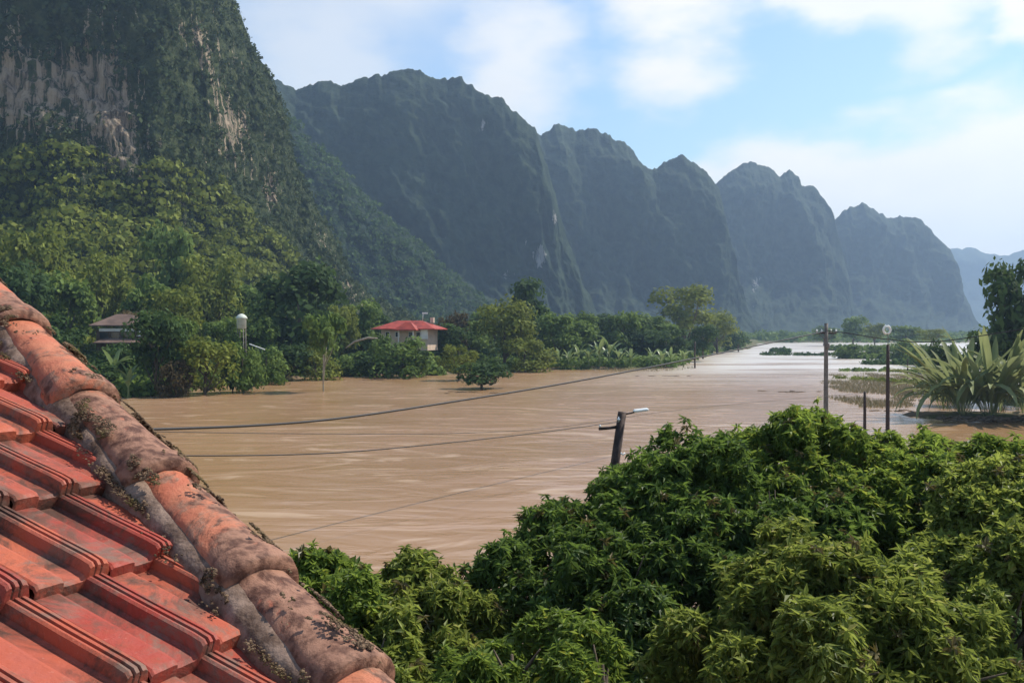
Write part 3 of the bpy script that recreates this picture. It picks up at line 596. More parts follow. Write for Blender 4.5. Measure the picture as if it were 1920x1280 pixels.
# roots / debris of the island
r_ = np.random.default_rng(3); parts = []
for k in range(60):
    c = at(r_.uniform(1755, 1925), 640, r_.uniform(86.5, 90)); z = .25; a = r_.uniform(-.5, .5); L2 = r_.uniform(.8, 2.6)
    parts.append(tube_np([(c[0], c[1], z), (c[0] + L2 / 2 * math.cos(a), c[1] + L2 / 2 * math.sin(a), z + r_.uniform(0, .4)), (c[0] + L2 * math.cos(a), c[1] + L2 * math.sin(a), z - .1)], [.1, .08, .03], 5))
V, Q, T = join_np(parts); obj('driftwood_debris', mesh_np('driftwood_debris', V, [Q, T], M['bark'], True), kind='stuff')

# ------------------------------------------------------------------ poles, cables
def pole(label, px, ytop, base_z, d, r0, mat, name='utility_pole', cat='utility pole', lean=(0, 0), segs=8):
    g = ground_at(px, d); zt = 9 - (ytop - 622) * d / F; H = zt - base_z
    o = thing(name, label, cat, (g.x, g.y, base_z))
    V, Q, T = tube_np([(-lean[0] * (1 - q), -lean[1] * (1 - q), H * q) for q in np.linspace(0, 1, 5)], np.linspace(r0, r0 * .75, 5), segs)
    p = obj('shaft', mesh_np('shaft', V, [Q, T], mat, True), o); return o, H
def insulator(parent, x, y, z, r=.07, h=.22):
    V, Q, T = tube_np([(x, y, z), (x, y, z + h * .3), (x, y, z + h * .35), (x, y, z + h * .6), (x, y, z + h * .65), (x, y, z + h)], [r * .5, r * .5, r, r * .9, r * .5, r * .35], 8)
    return obj('insulator', mesh_np('insulator', V, [Q, T], M['white'], True), parent)
p1, H1 = pole('tallest grey pole standing in the flood with a short crossarm, carrying the thick cable', 1549, 606, -1.0, gd(788), .26, M['pole_grey'])
bm = bmesh.new(); add_box(bm, (0, 0, H1 - 1.0), (2.2, .14, .16), .15, .02); obj('crossarm', bm_mesh('crossarm', bm, M['pole_wood']), p1)
for sx_ in (-1, 1):
    V, Q, T = tube_np([(sx_ * .12, -.12, H1 - 1.7), (sx_ * .75, -.1, H1 - 1.08)], .035, 5); obj('brace', mesh_np('brace', V, [Q, T], M['pole_grey'], True), p1)
bm = bmesh.new(); add_box(bm, (.05, -.3, H1 - 2.3), (.34, .26, .5), 0, .03); obj('junction_box', bm_mesh('junction_box', bm, M['pole_grey']), p1)
for x in (-.95, -.45, .5, 1.0): insulator(p1, x, 0, H1 - .9, .12, .3)
p2, H2 = pole('dark pole topped by a white ring, right of the tallest grey pole', 1665, 646, -1.0, gd(806), .2, M['pole_wood'])
V, Q, T = tube_np([(0, 0, H2), (0, 0, H2 + .7), (-.05, 0, H2 + 1.0)], .03, 6); obj('lamp_stem', mesh_np('lamp_stem', V, [Q, T], M['pole_grey'], True), p2)
a = np.linspace(0, 2 * np.pi, 25); V, Q, T = tube_np(np.stack([-.1 + (.32 * np.cos(a)), 0 * a, H2 + 1.36 + .36 * np.sin(a)], 1), .10, 8, False); obj('white_ring', mesh_np('ring', V, [Q, T], M['white'], True), p2)
p3, H3 = pole('short weathered stake between the two tall poles in the flood', 1622, 734, -1.0, gd(812), .16, M['pole_wood'], 'stake', 'stake')
p4, _ = pole('thin post on the far left bank beside a dark small tree', 1303, 640, -.5, gd(690), .22, M['pole_wood'], 'post', 'post')
p5, _ = pole('thin short stump right of the ring-topped pole in the flood', 1702, 672, -1.0, 170, .14, M['pole_wood'], 'post', 'post')
# near pole with lamp
dn = 21.0; g = ground_at(1167, dn); zt = 9 - (770 - 622) * dn / F
p6, H6 = pole('dark leaning pole with a side arm and white lamp rising behind the big tree', 1167, 772, .3, dn, .135, M['pole_wood'], lean=(.95, 0))
V, Q, T = tube_np([(-.02, 0, H6 - .34), (-.3, -.02, H6 - .38), (-.56, -.02, H6 - .40)], .04, 6); obj('side_arm', mesh_np('side_arm', V, [Q, T], M['pole_wood'], True), p6)
insulator(p6, -.10, -.12, H6 - .22, .04, .12); insulator(p6, -.53, -.02, H6 - .37, .03, .08)
V, Q, T = tube_np([(.03, 0, H6 - .06), (.2, 0, H6 - .03), (.3, 0, H6 + .0)], .022, 6); obj('lamp_arm', mesh_np('lamp_arm', V, [Q, T], M['pole_wood'], True), p6)
bm = bmesh.new(); add_box(bm, (0, 0, 0), (.36, .16, .07), 0, .025); la = obj('lamp_head', bm_mesh('lamp', bm, M['white']), p6, (.44, 0, H6 + .04), rot=(0, -.12, 0))
V, Q, T = tube_np([(-.05, -.13, H6 - .95), (.0, -.135, H6 - 1.0), (.05, -.13, H6 - .95)], .02, 6); obj('band', mesh_np('band', V, [Q, T], M['white'], True), p6)
def cable(label, pts, r, n=60, mat='cable', twist=True):
    P = np.array([at(x, y, d) for (x, y, d) in pts]); tt = np.linspace(0, 1, len(P)); q = np.linspace(0, 1, n)
    # smooth through the points (Catmull-Rom)
    out = []
    E = np.vstack([2 * P[0] - P[1], P, 2 * P[-1] - P[-2]])
    for k in range(len(P) - 1):
        for u in np.linspace(0, 1, 14, endpoint=(k == len(P) - 2)):
            a, b, c, d = E[k], E[k + 1], E[k + 2], E[k + 3]; out.append(.5 * ((2 * b) + (-a + c) * u + (2 * a - 5 * b + 4 * c - d) * u * u + (-a + 3 * b - 3 * c + d) * u ** 3))
    V, Q, T = tube_np(out, r, 6); return thing('overhead_cable', label, 'cable', me=mesh_np('cable', V, [Q, T], M[cat_ if False else mat], True))
d1 = gd(788)
cable('thick sagging cable from the tallest pole down to behind the tiled roof', [(60, 800, 26), (270, 805, 30), (600, 788, 38), (880, 748, 47), (1100, 711, 57), (1320, 668, 71), (1549, 621, d1)], .055)
cable('thin upper cable close under the thick one over the river', [(60, 803, 26), (300, 809, 30), (600, 813, 36), (850, 812, 43), (1050, 800, 52)] + [(1300, 765, 66), (1622, 736, gd(812))], .014)
cable('thin lower cable running from the tiled roof to the leaning pole', [(150, 846, 9.0), (320, 854, 10.5), (600, 850, 13), (800, 834, 15.5), (1000, 812, 18), (1165, 790, 21)], .009)
cable('distant cable from the tallest pole to the ring-topped pole and on to the right', [(1549, 619, d1), (1600, 626, 86), (1665, 636, 82), (1760, 640, 80), (1960, 610, 76)], .05)

# ------------------------------------------------------------------ houses on the far bank, water tank
def hip_roof(L_, W_, h, over, z, mat):
    l, w_ = L_ / 2 + over, W_ / 2 + over; r = max(.1, l - w_)
    V = [(-l, -w_, z), (l, -w_, z), (l, w_, z), (-l, w_, z), (-r, 0, z + h), (r, 0, z + h), (-l, -w_, z - .18), (l, -w_, z - .18), (l, w_, z - .18), (-l, w_, z - .18)]
    return mesh_np('roof', V, [np.array([[0, 1, 5, 4], [2, 3, 4, 5], [6, 9, 8, 7], [6, 7, 1, 0], [7, 8, 2, 1], [8, 9, 3, 2], [9, 6, 0, 3]]), np.array([[1, 2, 5], [3, 0, 4]])], mat)
g = ground_at(768, 205); hz = 9 - (648 - 622) * 205 / F
hs = thing('house', 'house with bright red roof and pale walls among the trees on the far bank', 'house', (g.x, g.y, hz), math.radians(-14))
bm = bmesh.new(); add_box(bm, (0, 0, 1.6), (11.2, 7, 5.2)); obj('wall', bm_mesh('wall', bm, M['wall_cream']), hs)
bm = bmesh.new(); add_box(bm, (4.9, -3.6, 2.9), (1.6, .5, 2.6)); obj('porch_wall', bm_mesh('porch_wall', bm, M['wall_white']), hs)
obj('roof', hip_roof(13.6, 7.6, 1.9, .9, 3.9, M['red_roof']), hs)
rg = hip_roof(4.4, 3.2, 1.7, .5, 3.6, M['red_roof']); obj('porch_roof', rg, hs, (1.2, -4.2, .1))
for x in (-4.0, -1.6, 1.6, 3.4):
    bm = bmesh.new(); add_box(bm, (x, -3.54, 2.6), (1.1, .10, 1.3)); wn = obj('window', bm_mesh('window', bm, M['wall_white']), hs)
    bm = bmesh.new(); add_box(bm, (x, -3.6, 2.6), (.85, .06, 1.05)); obj('pane', bm_mesh('pane', bm, M['glass_dark']), wn)
for x in (-.6, 2.9):
    bm = bmesh.new(); add_box(bm, (x, -5.5, 1.6), (.2, .2, 4.8)); obj('porch_post', bm_mesh('post', bm, M['wall_white']), hs)
bm = bmesh.new(); add_box(bm, (5.2, 1, 5.9), (.8, .8, 1.2)); obj('chimney', bm_mesh('chimney', bm, M['wall_cream']), hs)
# satellite mast
V, Q, T = tube_np([(3.2, 0, 5.8), (3.3, 0, 7.4)], .06, 6); an = obj('antenna_mast', mesh_np('mast', V, [Q, T], M['white'], True), hs)
bm = bmesh.new(); add_box(bm, (3.75, 0, 7.5), (1.3, .12, .34), 0); m_ = bm_mesh('dish', bm, M['white']); obj('dish', m_, an, rot=(0, 0, 0))
g = ground_at(232, 152); hz = 9 - (672 - 622) * 152 / F
hb = thing('house', 'old dark wooden house with brown roof half hidden by trees', 'house', (g.x, g.y, hz), math.radians(8))
bm = bmesh.new()
obj('wall', (lambda b: (add_box(b, (0, 0, 2.2), (7.4, 5, 5.4)), bm_mesh('wall', b, M['wood_dark']))[1])(bmesh.new()), hb); bm.free()
obj('roof', hip_roof(7.8, 5.6, 1.9, .7, 5.7, M['old_roof']), hb); obj('porch_roof', hip_roof(6.4, 2.4, .7, .3, 2.8, M['old_roof']), hb, (0, -3.6, 0))
bm = bmesh.new(); add_box(bm, (-.4, -2.6, 4.9), (5.6, .12, .5)); obj('eave_board', bm_mesh('eave_board', bm, M['wall_white']), hb)
bm = bmesh.new(); add_box(bm, (3.2, -2.62, 4.4), (.8, .1, 1.1)); obj('curtain', bm_mesh('curtain', bm, M['wall_white']), hb)
for x in (-2.4, -.6, 1.4):
    bm = bmesh.new(); add_box(bm, (x, -2.58, 4.0), (1.3, .1, 1.0)); obj('window', bm_mesh('window', bm, M['glass_dark']), hb)
g = ground_at(453, 138); zt = 9 - (588 - 622) * 138 / F; zb = 0.2
wt = thing('water_tank', 'small white domed water tank on a stand among the shore trees', 'water tank', (g.x, g.y, zb)); H = zt - zb
V, Q, T = tube_np([(0, 0, H - 2.35), (0, 0, H - 2.3), (0, 0, H - .85), (0, 0, H - .8), (0, 0, H - .75)], [.5, .72, .72, .76, .76], 16); tk = obj('tank', mesh_np('tank', V, [Q, T], M['tank_white'], True), wt)
V, Q, T = tube_np([(0, 0, H - .78), (0, 0, H - .6), (0, 0, H - .35), (0, 0, H - .12), (0, 0, H)], [.92, .88, .7, .4, .1], 16); obj('lid', mesh_np('lid', V, [Q, T], M['tank_white'], True), wt)
for k in range(4):
    a = k * math.pi / 2 + .7; V, Q, T = tube_np([(.75 * math.cos(a), .75 * math.sin(a), -.3), (.65 * math.cos(a), .65 * math.sin(a), H - 2.3)], .08, 6); obj('leg', mesh_np('leg', V, [Q, T], M['pole_grey'], True), wt)
bm = bmesh.new(); add_box(bm, (0, 0, 0), (2.6, .3, .12)); sh = thing('roof_sheet', 'white tilted sheet right below the white water tank', 'metal sheet', at(482, 650, 140), me=bm_mesh('sheet', bm, M['white'])); sh.rotation_euler = (0, .35, 0)
c = [at(648, 652, 168), at(665, 640, 168), at(690, 633, 168), at(708, 634, 168)]; V, Q, T = tube_np(c, [.10, .2, .22, .1], 6); thing('dead_branch', 'pale bent dead branch left of the red-roofed house', 'branch', me=mesh_np('branch', V, [Q, T], M['pale_bark'], True))

# ------------------------------------------------------------------ tiled roof in the foreground
SR = 0.8; RP0 = CAM + SR * (np.array([-1.82246353, 3.60189438, 8.33856173]) - CAM)
RU = np.array([0.40374038, 0.9148736, 0.0]); RV = np.array([0.85001763, -0.37511897, -0.36980505]); RN = np.array([0.33832488, -0.14930523, 0.92910937])
TW = .30 * SR; TG = .5432 * SR
def roofpt(i, j, z=0.0): return RP0 + i * TW * RU + (j - 2) * TG * RV + z * RN
def to_roof(px, py, off=0.0):
    d = FW + (px - 960) / F * RT + (640 - py) / F * UP; P0 = RP0 + RN * off; tt = ((P0 - CAM) @ RN) / (d @ RN); R = CAM + tt * d - P0
    return R @ RU / TW, R @ RV / TG + 2
MR = Matrix(((RU[0], -RV[0], RN[0]), (RU[1], -RV[1], RN[1]), (RU[2], -RV[2], RN[2])))   # local x = across, y = down the slope, z = out
house = thing('tiled_house_roof', 'red tiled roof slope with mossy ridge caps in the near left corner', 'roof', RP0)
house.rotation_euler = MR.to_euler(); house.scale = (1, -1, 1)
def loc(px, py, off=0.0):
    i, j = to_roof(px, py, off); return np.array([i * TW, (j - 2) * TG, off])
A_ = loc(20, 600, .06); B_ = loc(640, 1262, .06); HD = (B_ - A_); HL = np.linalg.norm(HD); HD = HD / HL; HS = np.array([HD[1], -HD[0], 0])    # HS: toward the far side of the hip
if HS[0] < 0: HS = -HS
# one tile, local origin at its upper-left corner, x across 0..TW, y down 0..len
def tile_bm():
    bm = bmesh.new(); w_ = TW; th = .030
    prof = [(-.012, .004), (.0, .012), (.03, .017), (.30, .017), (.345, .014), (.36, .002), (.40, 0), (.62, 0), (.655, .006), (.68, .036), (.71, .041), (.735, .041), (.748, .030), (.765, .030), (.778, .042), (.82, .042), (.833, .030), (.850, .030), (.863, .041), (.905, .040), (.94, .034), (.975, .008), (.985, .003)]
    L0 = TG * 1.10
    rings = [(0.0, -.036, 1), (L0 * .5, -.012, 1), (L0 - .05, .009, 1), (L0 - .012, .0105, 1), (L0, .005, .93), (L0 + .002, -th, .9)]
    R = []
    for (y, dz, k) in rings:
        R.append([bm.verts.new((px_ * w_, y, (pz if y < L0 + .001 else pz * .6) + dz + (0 if k == 1 else -.002))) for (px_, pz) in prof])
    for a, b in zip(R[:-1], R[1:]):
        for q in range(len(prof) - 1): bm.faces.new((a[q], b[q], b[q + 1], a[q + 1]))
    # underside strip so that the front edge reads as thick
    u = [bm.verts.new((px_ * w_, L0 - .06, -th + pz * .6 - .004)) for (px_, pz) in prof]
    for q in range(len(prof) - 1): bm.faces.new((R[-1][q], u[q], u[q + 1], R[-1][q + 1]))
    bmesh.ops.recalc_face_normals(bm, faces=bm.faces)
    return bm
tile_me = bm_mesh('tile', tile_bm(), M['tile'])
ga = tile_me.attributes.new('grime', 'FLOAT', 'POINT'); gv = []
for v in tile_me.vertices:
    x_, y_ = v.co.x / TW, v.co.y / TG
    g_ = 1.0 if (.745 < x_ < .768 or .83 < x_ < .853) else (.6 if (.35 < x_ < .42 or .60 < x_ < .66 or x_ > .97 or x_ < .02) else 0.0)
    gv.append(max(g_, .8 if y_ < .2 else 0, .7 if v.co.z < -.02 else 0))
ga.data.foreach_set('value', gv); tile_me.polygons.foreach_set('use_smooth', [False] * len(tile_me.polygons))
rt = random.Random(5)
def hipx(yloc):   # local x of the hip line at local y
    return A_[0] + (yloc - A_[1]) / HD[1] * HD[0]
for j in range(-4, 9):
    for i in range(-8, 12):
        x0 = (i - .80) * TW; y0 = (j - 1 - 2) * TG          # rib starts at the fitted grid point
        y0 = (j - 2) * TG - TG * .08; yc = y0 + TG * .6
        if x0 > max(hipx(y0), hipx(y0 + TG * 1.1)) + .02: continue
        wp = RP0 + RU * x0 + RV * yc
        if wp[1] < .5: continue
        c_ = min(hipx(y0), hipx(y0 + TG * 1.1)); jx, jy, ja = rt.uniform(-.004, .004), rt.uniform(-.006, .006), rt.uniform(-.008, .008)
        if x0 + TW < c_ - .02: me = tile_me
        else:
            bm = bmesh.new(); bm.from_mesh(tile_me)
            pc = Vector((A_[0] - x0, A_[1] - y0, 0)); bmesh.ops.bisect_plane(bm, geom=list(bm.verts) + list(bm.edges) + list(bm.faces), plane_co=pc, plane_no=Vector(HS), clear_outer=True)
            if len(bm.faces) < 3: bm.free(); continue
            me = bm_mesh('tile', bm, M['tile'])
        obj('tile', me, house, (x0 + jx, y0 + jy, rt.uniform(-.002, .002)), rot=(rt.uniform(-.004, .004), rt.uniform(-.006, .006), ja))
# ridge caps
def cap_mesh(L_, seed, r0=.110, r1=.134, dirt=0.0):
    r = np.random.default_rng(seed); nu, nv = 34, 44; V = []; ms = []
    a = np.linspace(-.12 * math.pi, 1.12 * math.pi, nu); ts = np.concatenate([np.linspace(0, .86, nv - 6), [.88, .90, .94, .97, 1.0, 1.003]])
    for q in ts:
        rr = r0 + (r1 - r0) * q; rr += (.013 if q > .87 else 0) - (.006 if q >= 1.0 else 0); rr = rr - (.045 if q > 1.0 else 0)
        for b in a:
            s_ = 1 + .11 * (fbm(np.array([q * 7.]), np.array([b * 3.0]), seed, 4, seed)[0] - .5); flat = 1 - .08 * abs(math.cos(b)) ** 4
            V.append((rr * math.cos(b) * s_ * flat * 1.02, q * L_, rr * math.sin(b) * s_ * .82)); ms.append(max(0, math.cos(b)) * .3 + (.5 if q > .8 else 0) * .5 + r.normal() * .05 + dirt * (.6 + .6 * q))
    V = np.array(V); i = np.arange(len(ts) - 1)[:, None] * nu; j = np.arange(nu - 1)[None]; Q = np.stack([i + j, i + j + 1, i + nu + j + 1, i + nu + j], -1).reshape(-1, 4)
    return mesh_np('ridge_cap', V, Q, M['ridge'], True, {'moss': ms})
joints_px = [(-150, 418), (-70, 503), (35, 616), (160, 749), (302, 901), (478, 1089), (655, 1278), (830, 1465)]
jt = [((loc(x, y, .06) - A_) @ HD) for (x, y) in joints_px]
hip_ang = math.atan2(HD[1], HD[0]) - math.pi / 2
for k in range(len(jt) - 1):
    L_ = jt[k + 1] - jt[k] + .09; p = A_ + HD * (jt[k] - .09); p += HS * .012; p[2] = .014
    c_ = obj('ridge_cap', cap_mesh(L_ + .02, 80 + k, dirt=(0, .1, -.1, .38, .12, .42, .1)[k]), house, p, rot=(.024, rt.uniform(-.02, .02), hip_ang + rt.uniform(-.01, .01)))
# mortar bed along the near side of the caps, and the far slope
def strip(name, offs, zs, mat, seed, t0, t1, n=150, amp=.012, smooth=True):
    r = np.random.default_rng(seed); tt = np.linspace(t0, t1, n); V = []
    for t in tt:
        for o_, z_ in zip(offs, zs):
            e = (fbm(np.array([t * 7.]), np.array([o_ * 9.]), seed, 4, seed)[0] - .5) * 2
            pp = A_ + HD * t + HS * (o_ + e * amp * 1.6); V.append((pp[0], pp[1], z_ + e * amp * .6))
    V = np.array(V); m = len(offs); i = np.arange(n - 1)[:, None] * m; j = np.arange(m - 1)[None]; Q = np.stack([i + j, i + m + j, i + m + j + 1, i + j + 1], -1).reshape(-1, 4)
    return obj(name, mesh_np(name, V, Q, mat, smooth), house)
strip('mortar_bed', [-.142, -.136, -.126, -.115, -.09, -.05, .05], [-.03, .018, .038, .055, .07, .085, .05], M['mortar'], 4, jt[0], jt[-1], 220, .02)
far_ = strip('far_slope', [.02, .12, .5, 1.2, 2.6], [.05, .0, -.32, -.92, -2.1], M['tile'], 6, jt[0] - .3, jt[-1], 40, .004)
bm = bmesh.new(); V0 = [(-3.0, -4.0), (hipx(-4.0), -4.0), (hipx(2.9), 2.9), (-3.0, 2.9)]
f1 = [bm.verts.new((x, y, -.06)) for x, y in V0]; f2 = [bm.verts.new((x, y, -.14)) for x, y in V0]; bm.faces.new(f1); bm.faces.new(f2[::-1])
for k in range(4): bm.faces.new((f1[k], f2[k], f2[(k + 1) % 4], f1[(k + 1) % 4]))
bmesh.ops.recalc_face_normals(bm, faces=bm.faces); obj('roof_deck', bm_mesh('deck', bm, M['wood_dark']), house)
# lichen crusts on the caps: many tiny irregular lumps
r_ = np.random.default_rng(15); ico = bmesh.new(); bmesh.ops.create_cone(ico, cap_ends=True, cap_tris=True, segments=4, radius1=1.0, radius2=.55, depth=1.2); IV = np.array([v.co[:] for v in ico.verts]); bmesh.ops.triangulate(ico, faces=ico.faces); IF = np.array([[v.index for v in f.verts] for f in ico.faces]); ico.free()
n = 60000; t = r_.uniform(jt[0], jt[-1], n); b = r_.uniform(0.0, math.pi, n)
nz = fbm(t * 6.0, b * 1.3, 2.0, 5, 77, .6); jd = np.min(np.abs(t[:, None] - np.array(jt)[None] + .02), axis=1); nz = nz + .10 * np.exp(-(jd / .05) ** 2) + .05 * np.cos(b)
kp = (nz > .625) & (r_.random(n) < .9); t, b, nz = t[kp], b[kp], nz[kp]; tq = np.array([min(max((x - jt[max(0, int(np.searchsorted(jt, x)) - 1)]) / .5, 0), 1) for x in t]); rr = .121 + .022 * tq + .006 * np.clip((nz - .6) * 10, 0, 1)
Pm = A_[None] + HD[None] * t[:, None] + HS[None] * (rr * np.cos(b))[:, None]; Pm[:, 2] = .035 + rr * .84 * np.sin(b); Sm = r_.uniform(.002, .0055, len(t)) * (1 + 2.0 * (nz - .60))
n = 9000; t = r_.uniform(jt[0], jt[-1], n); o_ = -.138 + r_.normal(size=n) * .022; nz = fbm(t * 9., o_ * 20, 0, 4, 9); kp = nz > .60; t, o_ = t[kp], o_[kp]
P2_ = A_[None] + HD[None] * t[:, None] + HS[None] * o_[:, None]; P2_[:, 2] = .03 + r_.random(len(t)) * .016; Pm = np.vstack([Pm, P2_]); Sm = np.concatenate([Sm, r_.uniform(.002, .0055, len(t))])
Pm = np.array(Pm); Sm = np.array(Sm); n = len(Pm); sq = r_.uniform(.7, 1.6, (n, 1, 3)) * np.array([1, 1, .45]); VV = IV[None] * Sm[:, None, None] * sq + Pm[:, None]
FF = (IF[None] + (np.arange(n) * len(IV))[:, None, None]).reshape(-1, 3); obj('lichen', mesh_np('lichen', VV.reshape(-1, 3), FF, M['moss'], False), house, kind='stuff')
# house body under the roof
bm = bmesh.new(); add_box(bm, (0, 0, 0), (4.5, 4.0, 7.0)); hw = thing('house_wall', 'plaster wall of the house carrying the red tiled roof', 'wall', (-3.3, 2.2, 3.2), math.atan2(RU[1], RU[0]), me=bm_mesh('wall', bm, M['wall_cream']))

# ------------------------------------------------------------------ foreground trees
def leaf_np(L_, w_, droop):
    """one leaf along +x, folded along its midrib, tip drooping"""
    m = .42; x = L_ * math.cos(droop * .25); z = -L_ * math.sin(droop * .5); k = w_ * .5
    V = np.array([(0, 0, 0), (x * m, -k, z * m * .45 + k * .35), (x * m, 0, z * m * .45), (x * m, k, z * m * .45 + k * .35), (x * .97, 0, z)])
    return V, np.zeros((0, 4), int), np.array([[0, 2, 1], [0, 3, 2], [1, 2, 4], [2, 3, 4]])
def leaf_lo(L_, w_, droop):
    V = np.array([(0, 0, 0), (L_ * .45, -w_ * .52, -L_ * .05 * droop + w_ * .2), (L_ * .95, 0, -L_ * .28 * droop), (L_ * .45, w_ * .52, -L_ * .05 * droop + w_ * .2)])
    return V, np.zeros((0, 4), int), np.array([[0, 2, 1], [0, 3, 2]])
def whorl(seed, n=13, L_=.19, w_=.055, droop=1.3, tilt=.35, fine=False):
    r = np.random.default_rng(seed); Vs, Qs, Ts, tn, o = [], [], [], [], 0
    for k in range(n):
        v, q, t = (leaf_np if fine else leaf_lo)(L_ * r.uniform(.7, 1.2), w_ * r.uniform(.75, 1.2), droop * r.uniform(.6, 1.3))
        el = r.uniform(-.7, 1.0) + tilt * (k / n) - .1; a = k * 2.4 + r.uniform(-.3, .3); ro = r.uniform(-.5, .5)
        Rm = np.array(Matrix.Rotation(a, 3, 'Z') @ Matrix.Rotation(-el, 3, 'Y') @ Matrix.Rotation(ro, 3, 'X')); v = v @ Rm.T; v[:, 2] += -k * .006
        Vs.append(v); Qs.append(q + o); Ts.append(t + o); o += len(v); tn += [np.clip(r.normal(.45, .22), 0, 1)] * len(v)
    # short twig
    V = np.array([(-.005, 0, -.16), (.005, 0, -.16), (.003, 0, .01), (-.003, 0, .01)]); Vs.append(V); Qs.append(np.array([[0, 1, 2, 3]]) + o); Ts.append(np.zeros((0, 3), int)); tn += [.1] * 4
    return np.vstack(Vs), np.vstack(Qs), np.vstack(Ts), np.array(tn)
def place_whorls(name, P, D, Sc, tmpl, mat, seed, tb=0.0):
    r = np.random.default_rng(seed); n = len(P); var = r.integers(0, len(tmpl), n); Vs, Qs, Ts, tt, o = [], [], [], [], 0
    for k, (tv, tq, t3, tn) in enumerate(tmpl):
        idx = np.where(var == k)[0]; m = len(idx)
        if not m: continue
        Z = D[idx]; a = r.normal(size=(m, 3)); X = np.cross(a, Z); X /= np.linalg.norm(X, axis=1)[:, None]; Y = np.cross(Z, X)
        R = np.stack([X, Y, Z], -1)                      # columns
        VV = np.einsum('mij,kj->mki', R, tv) * Sc[idx][:, None, None] + P[idx][:, None]
        Vs.append(VV.reshape(-1, 3)); off = (np.arange(m) * len(tv))[:, None, None] + o
        Qs.append((tq[None] + off).reshape(-1, 4)); Ts.append((t3[None] + off).reshape(-1, 3)); o += m * len(tv)
        tt.append(np.clip(tn[None] + r.normal(tb, .16, (m, 1)), 0, 1).ravel())
    return mesh_np(name, np.vstack(Vs), [np.vstack(Qs), np.vstack(Ts)], mat, False, {'tint': np.concatenate(tt)})
TM_long = [whorl(200 + k, 12, .185, .056, 1.4, .2) for k in range(6)]
TM_fine = {True: [whorl(200 + k, 12, .185, .056, 1.4, .2, True) for k in range(6)], False: [whorl(220 + k, 12, .15, .068, .9, .4, True) for k in range(6)]}
TM_round = [whorl(220 + k, 12, .15, .068, .9, .4) for k in range(6)]
NP_ = [0]
def near_tree(name, label, cat, lobes, n_, mat, tm, seed, trunk_xy, sc_=1.0, young=.04, npart=40, fill=.42):
    """lobes: list of (px, py, d, radius m): each a rounded branch mass"""
    n = int(n_ * 2.2); r = np.random.default_rng(seed); C = np.array([at(x, y, d) for x, y, d, _ in lobes]); Rr = np.array([q[3] for q in lobes])
    # split each big lobe into smaller masses on its surface
    sub, sr = [], []
    for c, R in zip(C, Rr):
        m = max(9, int(14 * R * R)); d = r.normal(size=(m, 3)); d /= np.linalg.norm(d, axis=1)[:, None]; d[:, 2] = np.where(d[:, 2] < -.7, -d[:, 2], d[:, 2])
        sub.append(c + d * R * np.array([1, 1, .85]) * r.uniform(.65, 1.16, (m, 1))); sr.append(r.uniform(.20, .42, m) * min(1.3, R ** .5))
    sub = np.vstack(sub); sr = np.concatenate(sr); k = r.choice(len(sub), n, p=sr ** 2 / (sr ** 2).sum())
    d = r.normal(size=(n, 3)); d /= np.linalg.norm(d, axis=1)[:, None]; d[:, 2] = np.where(d[:, 2] < -.55, -d[:, 2], d[:, 2])
    P = sub[k] + d * sr[k][:, None] * np.array([1.1, 1.1, 1.15]) * (r.uniform(.7, 1.1, (n, 1)) + .5 * (r.random((n, 1)) < .12) * r.random((n, 1)))
    # keep whorls near the outside of the union
    out = np.ones(n, bool)
    for c, R in zip(C, Rr): out &= (np.linalg.norm((P - c) / np.array([1, 1, .85]), axis=1) > R * (1 - fill))
    away = (d[:, 1] > .25) & (d[:, 2] < .5); out &= ~(away & (r.random(n) < .7))
    P = P[out]; d = d[out]; D = d * .55 + np.array([0, 0, .75]) + r.normal(size=P.shape) * .22; D /= np.linalg.norm(D, axis=1)[:, None]
    g = Vector((trunk_xy[0], trunk_xy[1], float(height(np.array([trunk_xy[0]]), np.array([trunk_xy[1]]))[0]) - .1))
    o = thing(name, label, cat, g); gl = np.array(g[:]); P = P - gl
    S = r.uniform(.65, 1.1, len(P)) * sc_
    # the whorls that show largest (nearest, facing the viewer) are parts of their own
    score = np.linalg.norm(P + gl - CAM, axis=1) + r.random(len(P)) * 1.0; vis = d[out] if False else d
    order = np.argsort(score - 1.5 * (vis @ np.array([0, -.8, .6]))); sel = order[:npart]; rest = np.setdiff1d(np.arange(len(P)), sel)
    yng = rest[r.random(len(rest)) < young * .5]; rest = np.setdiff1d(rest, yng)
    obj('crown', place_whorls('crown', P[rest], D[rest], S[rest], tm, M[mat], seed), o, kind='stuff')
    if len(yng): obj('young_leaves', place_whorls('young', P[yng] + D[yng] * .08, D[yng], S[yng] * .9, tm, M['leaf_rust'], seed + 1), o, kind='stuff')
    ms = []
    for q, (tv, tq, t3, tn) in enumerate(TM_fine[tm is TM_long]): ms.append(mesh_np('leaf_whorl', tv, [tq, t3], M[mat], False, {'tint': tn}))
    for q in sel:
        Z = Vector(D[q]); e = Z.to_track_quat('Z', 'Y').to_euler(); 
        obj('leaf_whorl', ms[q % len(ms)], o, P[q], rot=e, scale=(S[q],) * 3)
    # trunk and limbs
    top = C.mean(0) - gl; parts = []; mid = np.array([top[0] * .3, top[1] * .3, top[2] * .45])
    parts.append(tube_np([(0, 0, -.2), mid * .5, mid], [.24, .19, .15], 10))
    for c, R in zip(C, Rr):
        e = c - gl; m1 = mid * .5 + e * .5 + np.array([0, 0, -.2]); parts.append(tube_np([mid, m1, e, e + np.array([0, 0, R * .6])], [.11, .08, .045, .015], 7))
        for _ in range(5):
            dd = r.normal(size=3); dd /= np.linalg.norm(dd); dd[2] = abs(dd[2]); parts.append(tube_np([e - [0, 0, .2], e + dd * R * .5, e + dd * R * .95], [.035, .022, .008], 5))
    V, Q, T = join_np(parts); obj('trunk', mesh_np('trunk', V, [Q, T], M['bark'], True), o)
    return o
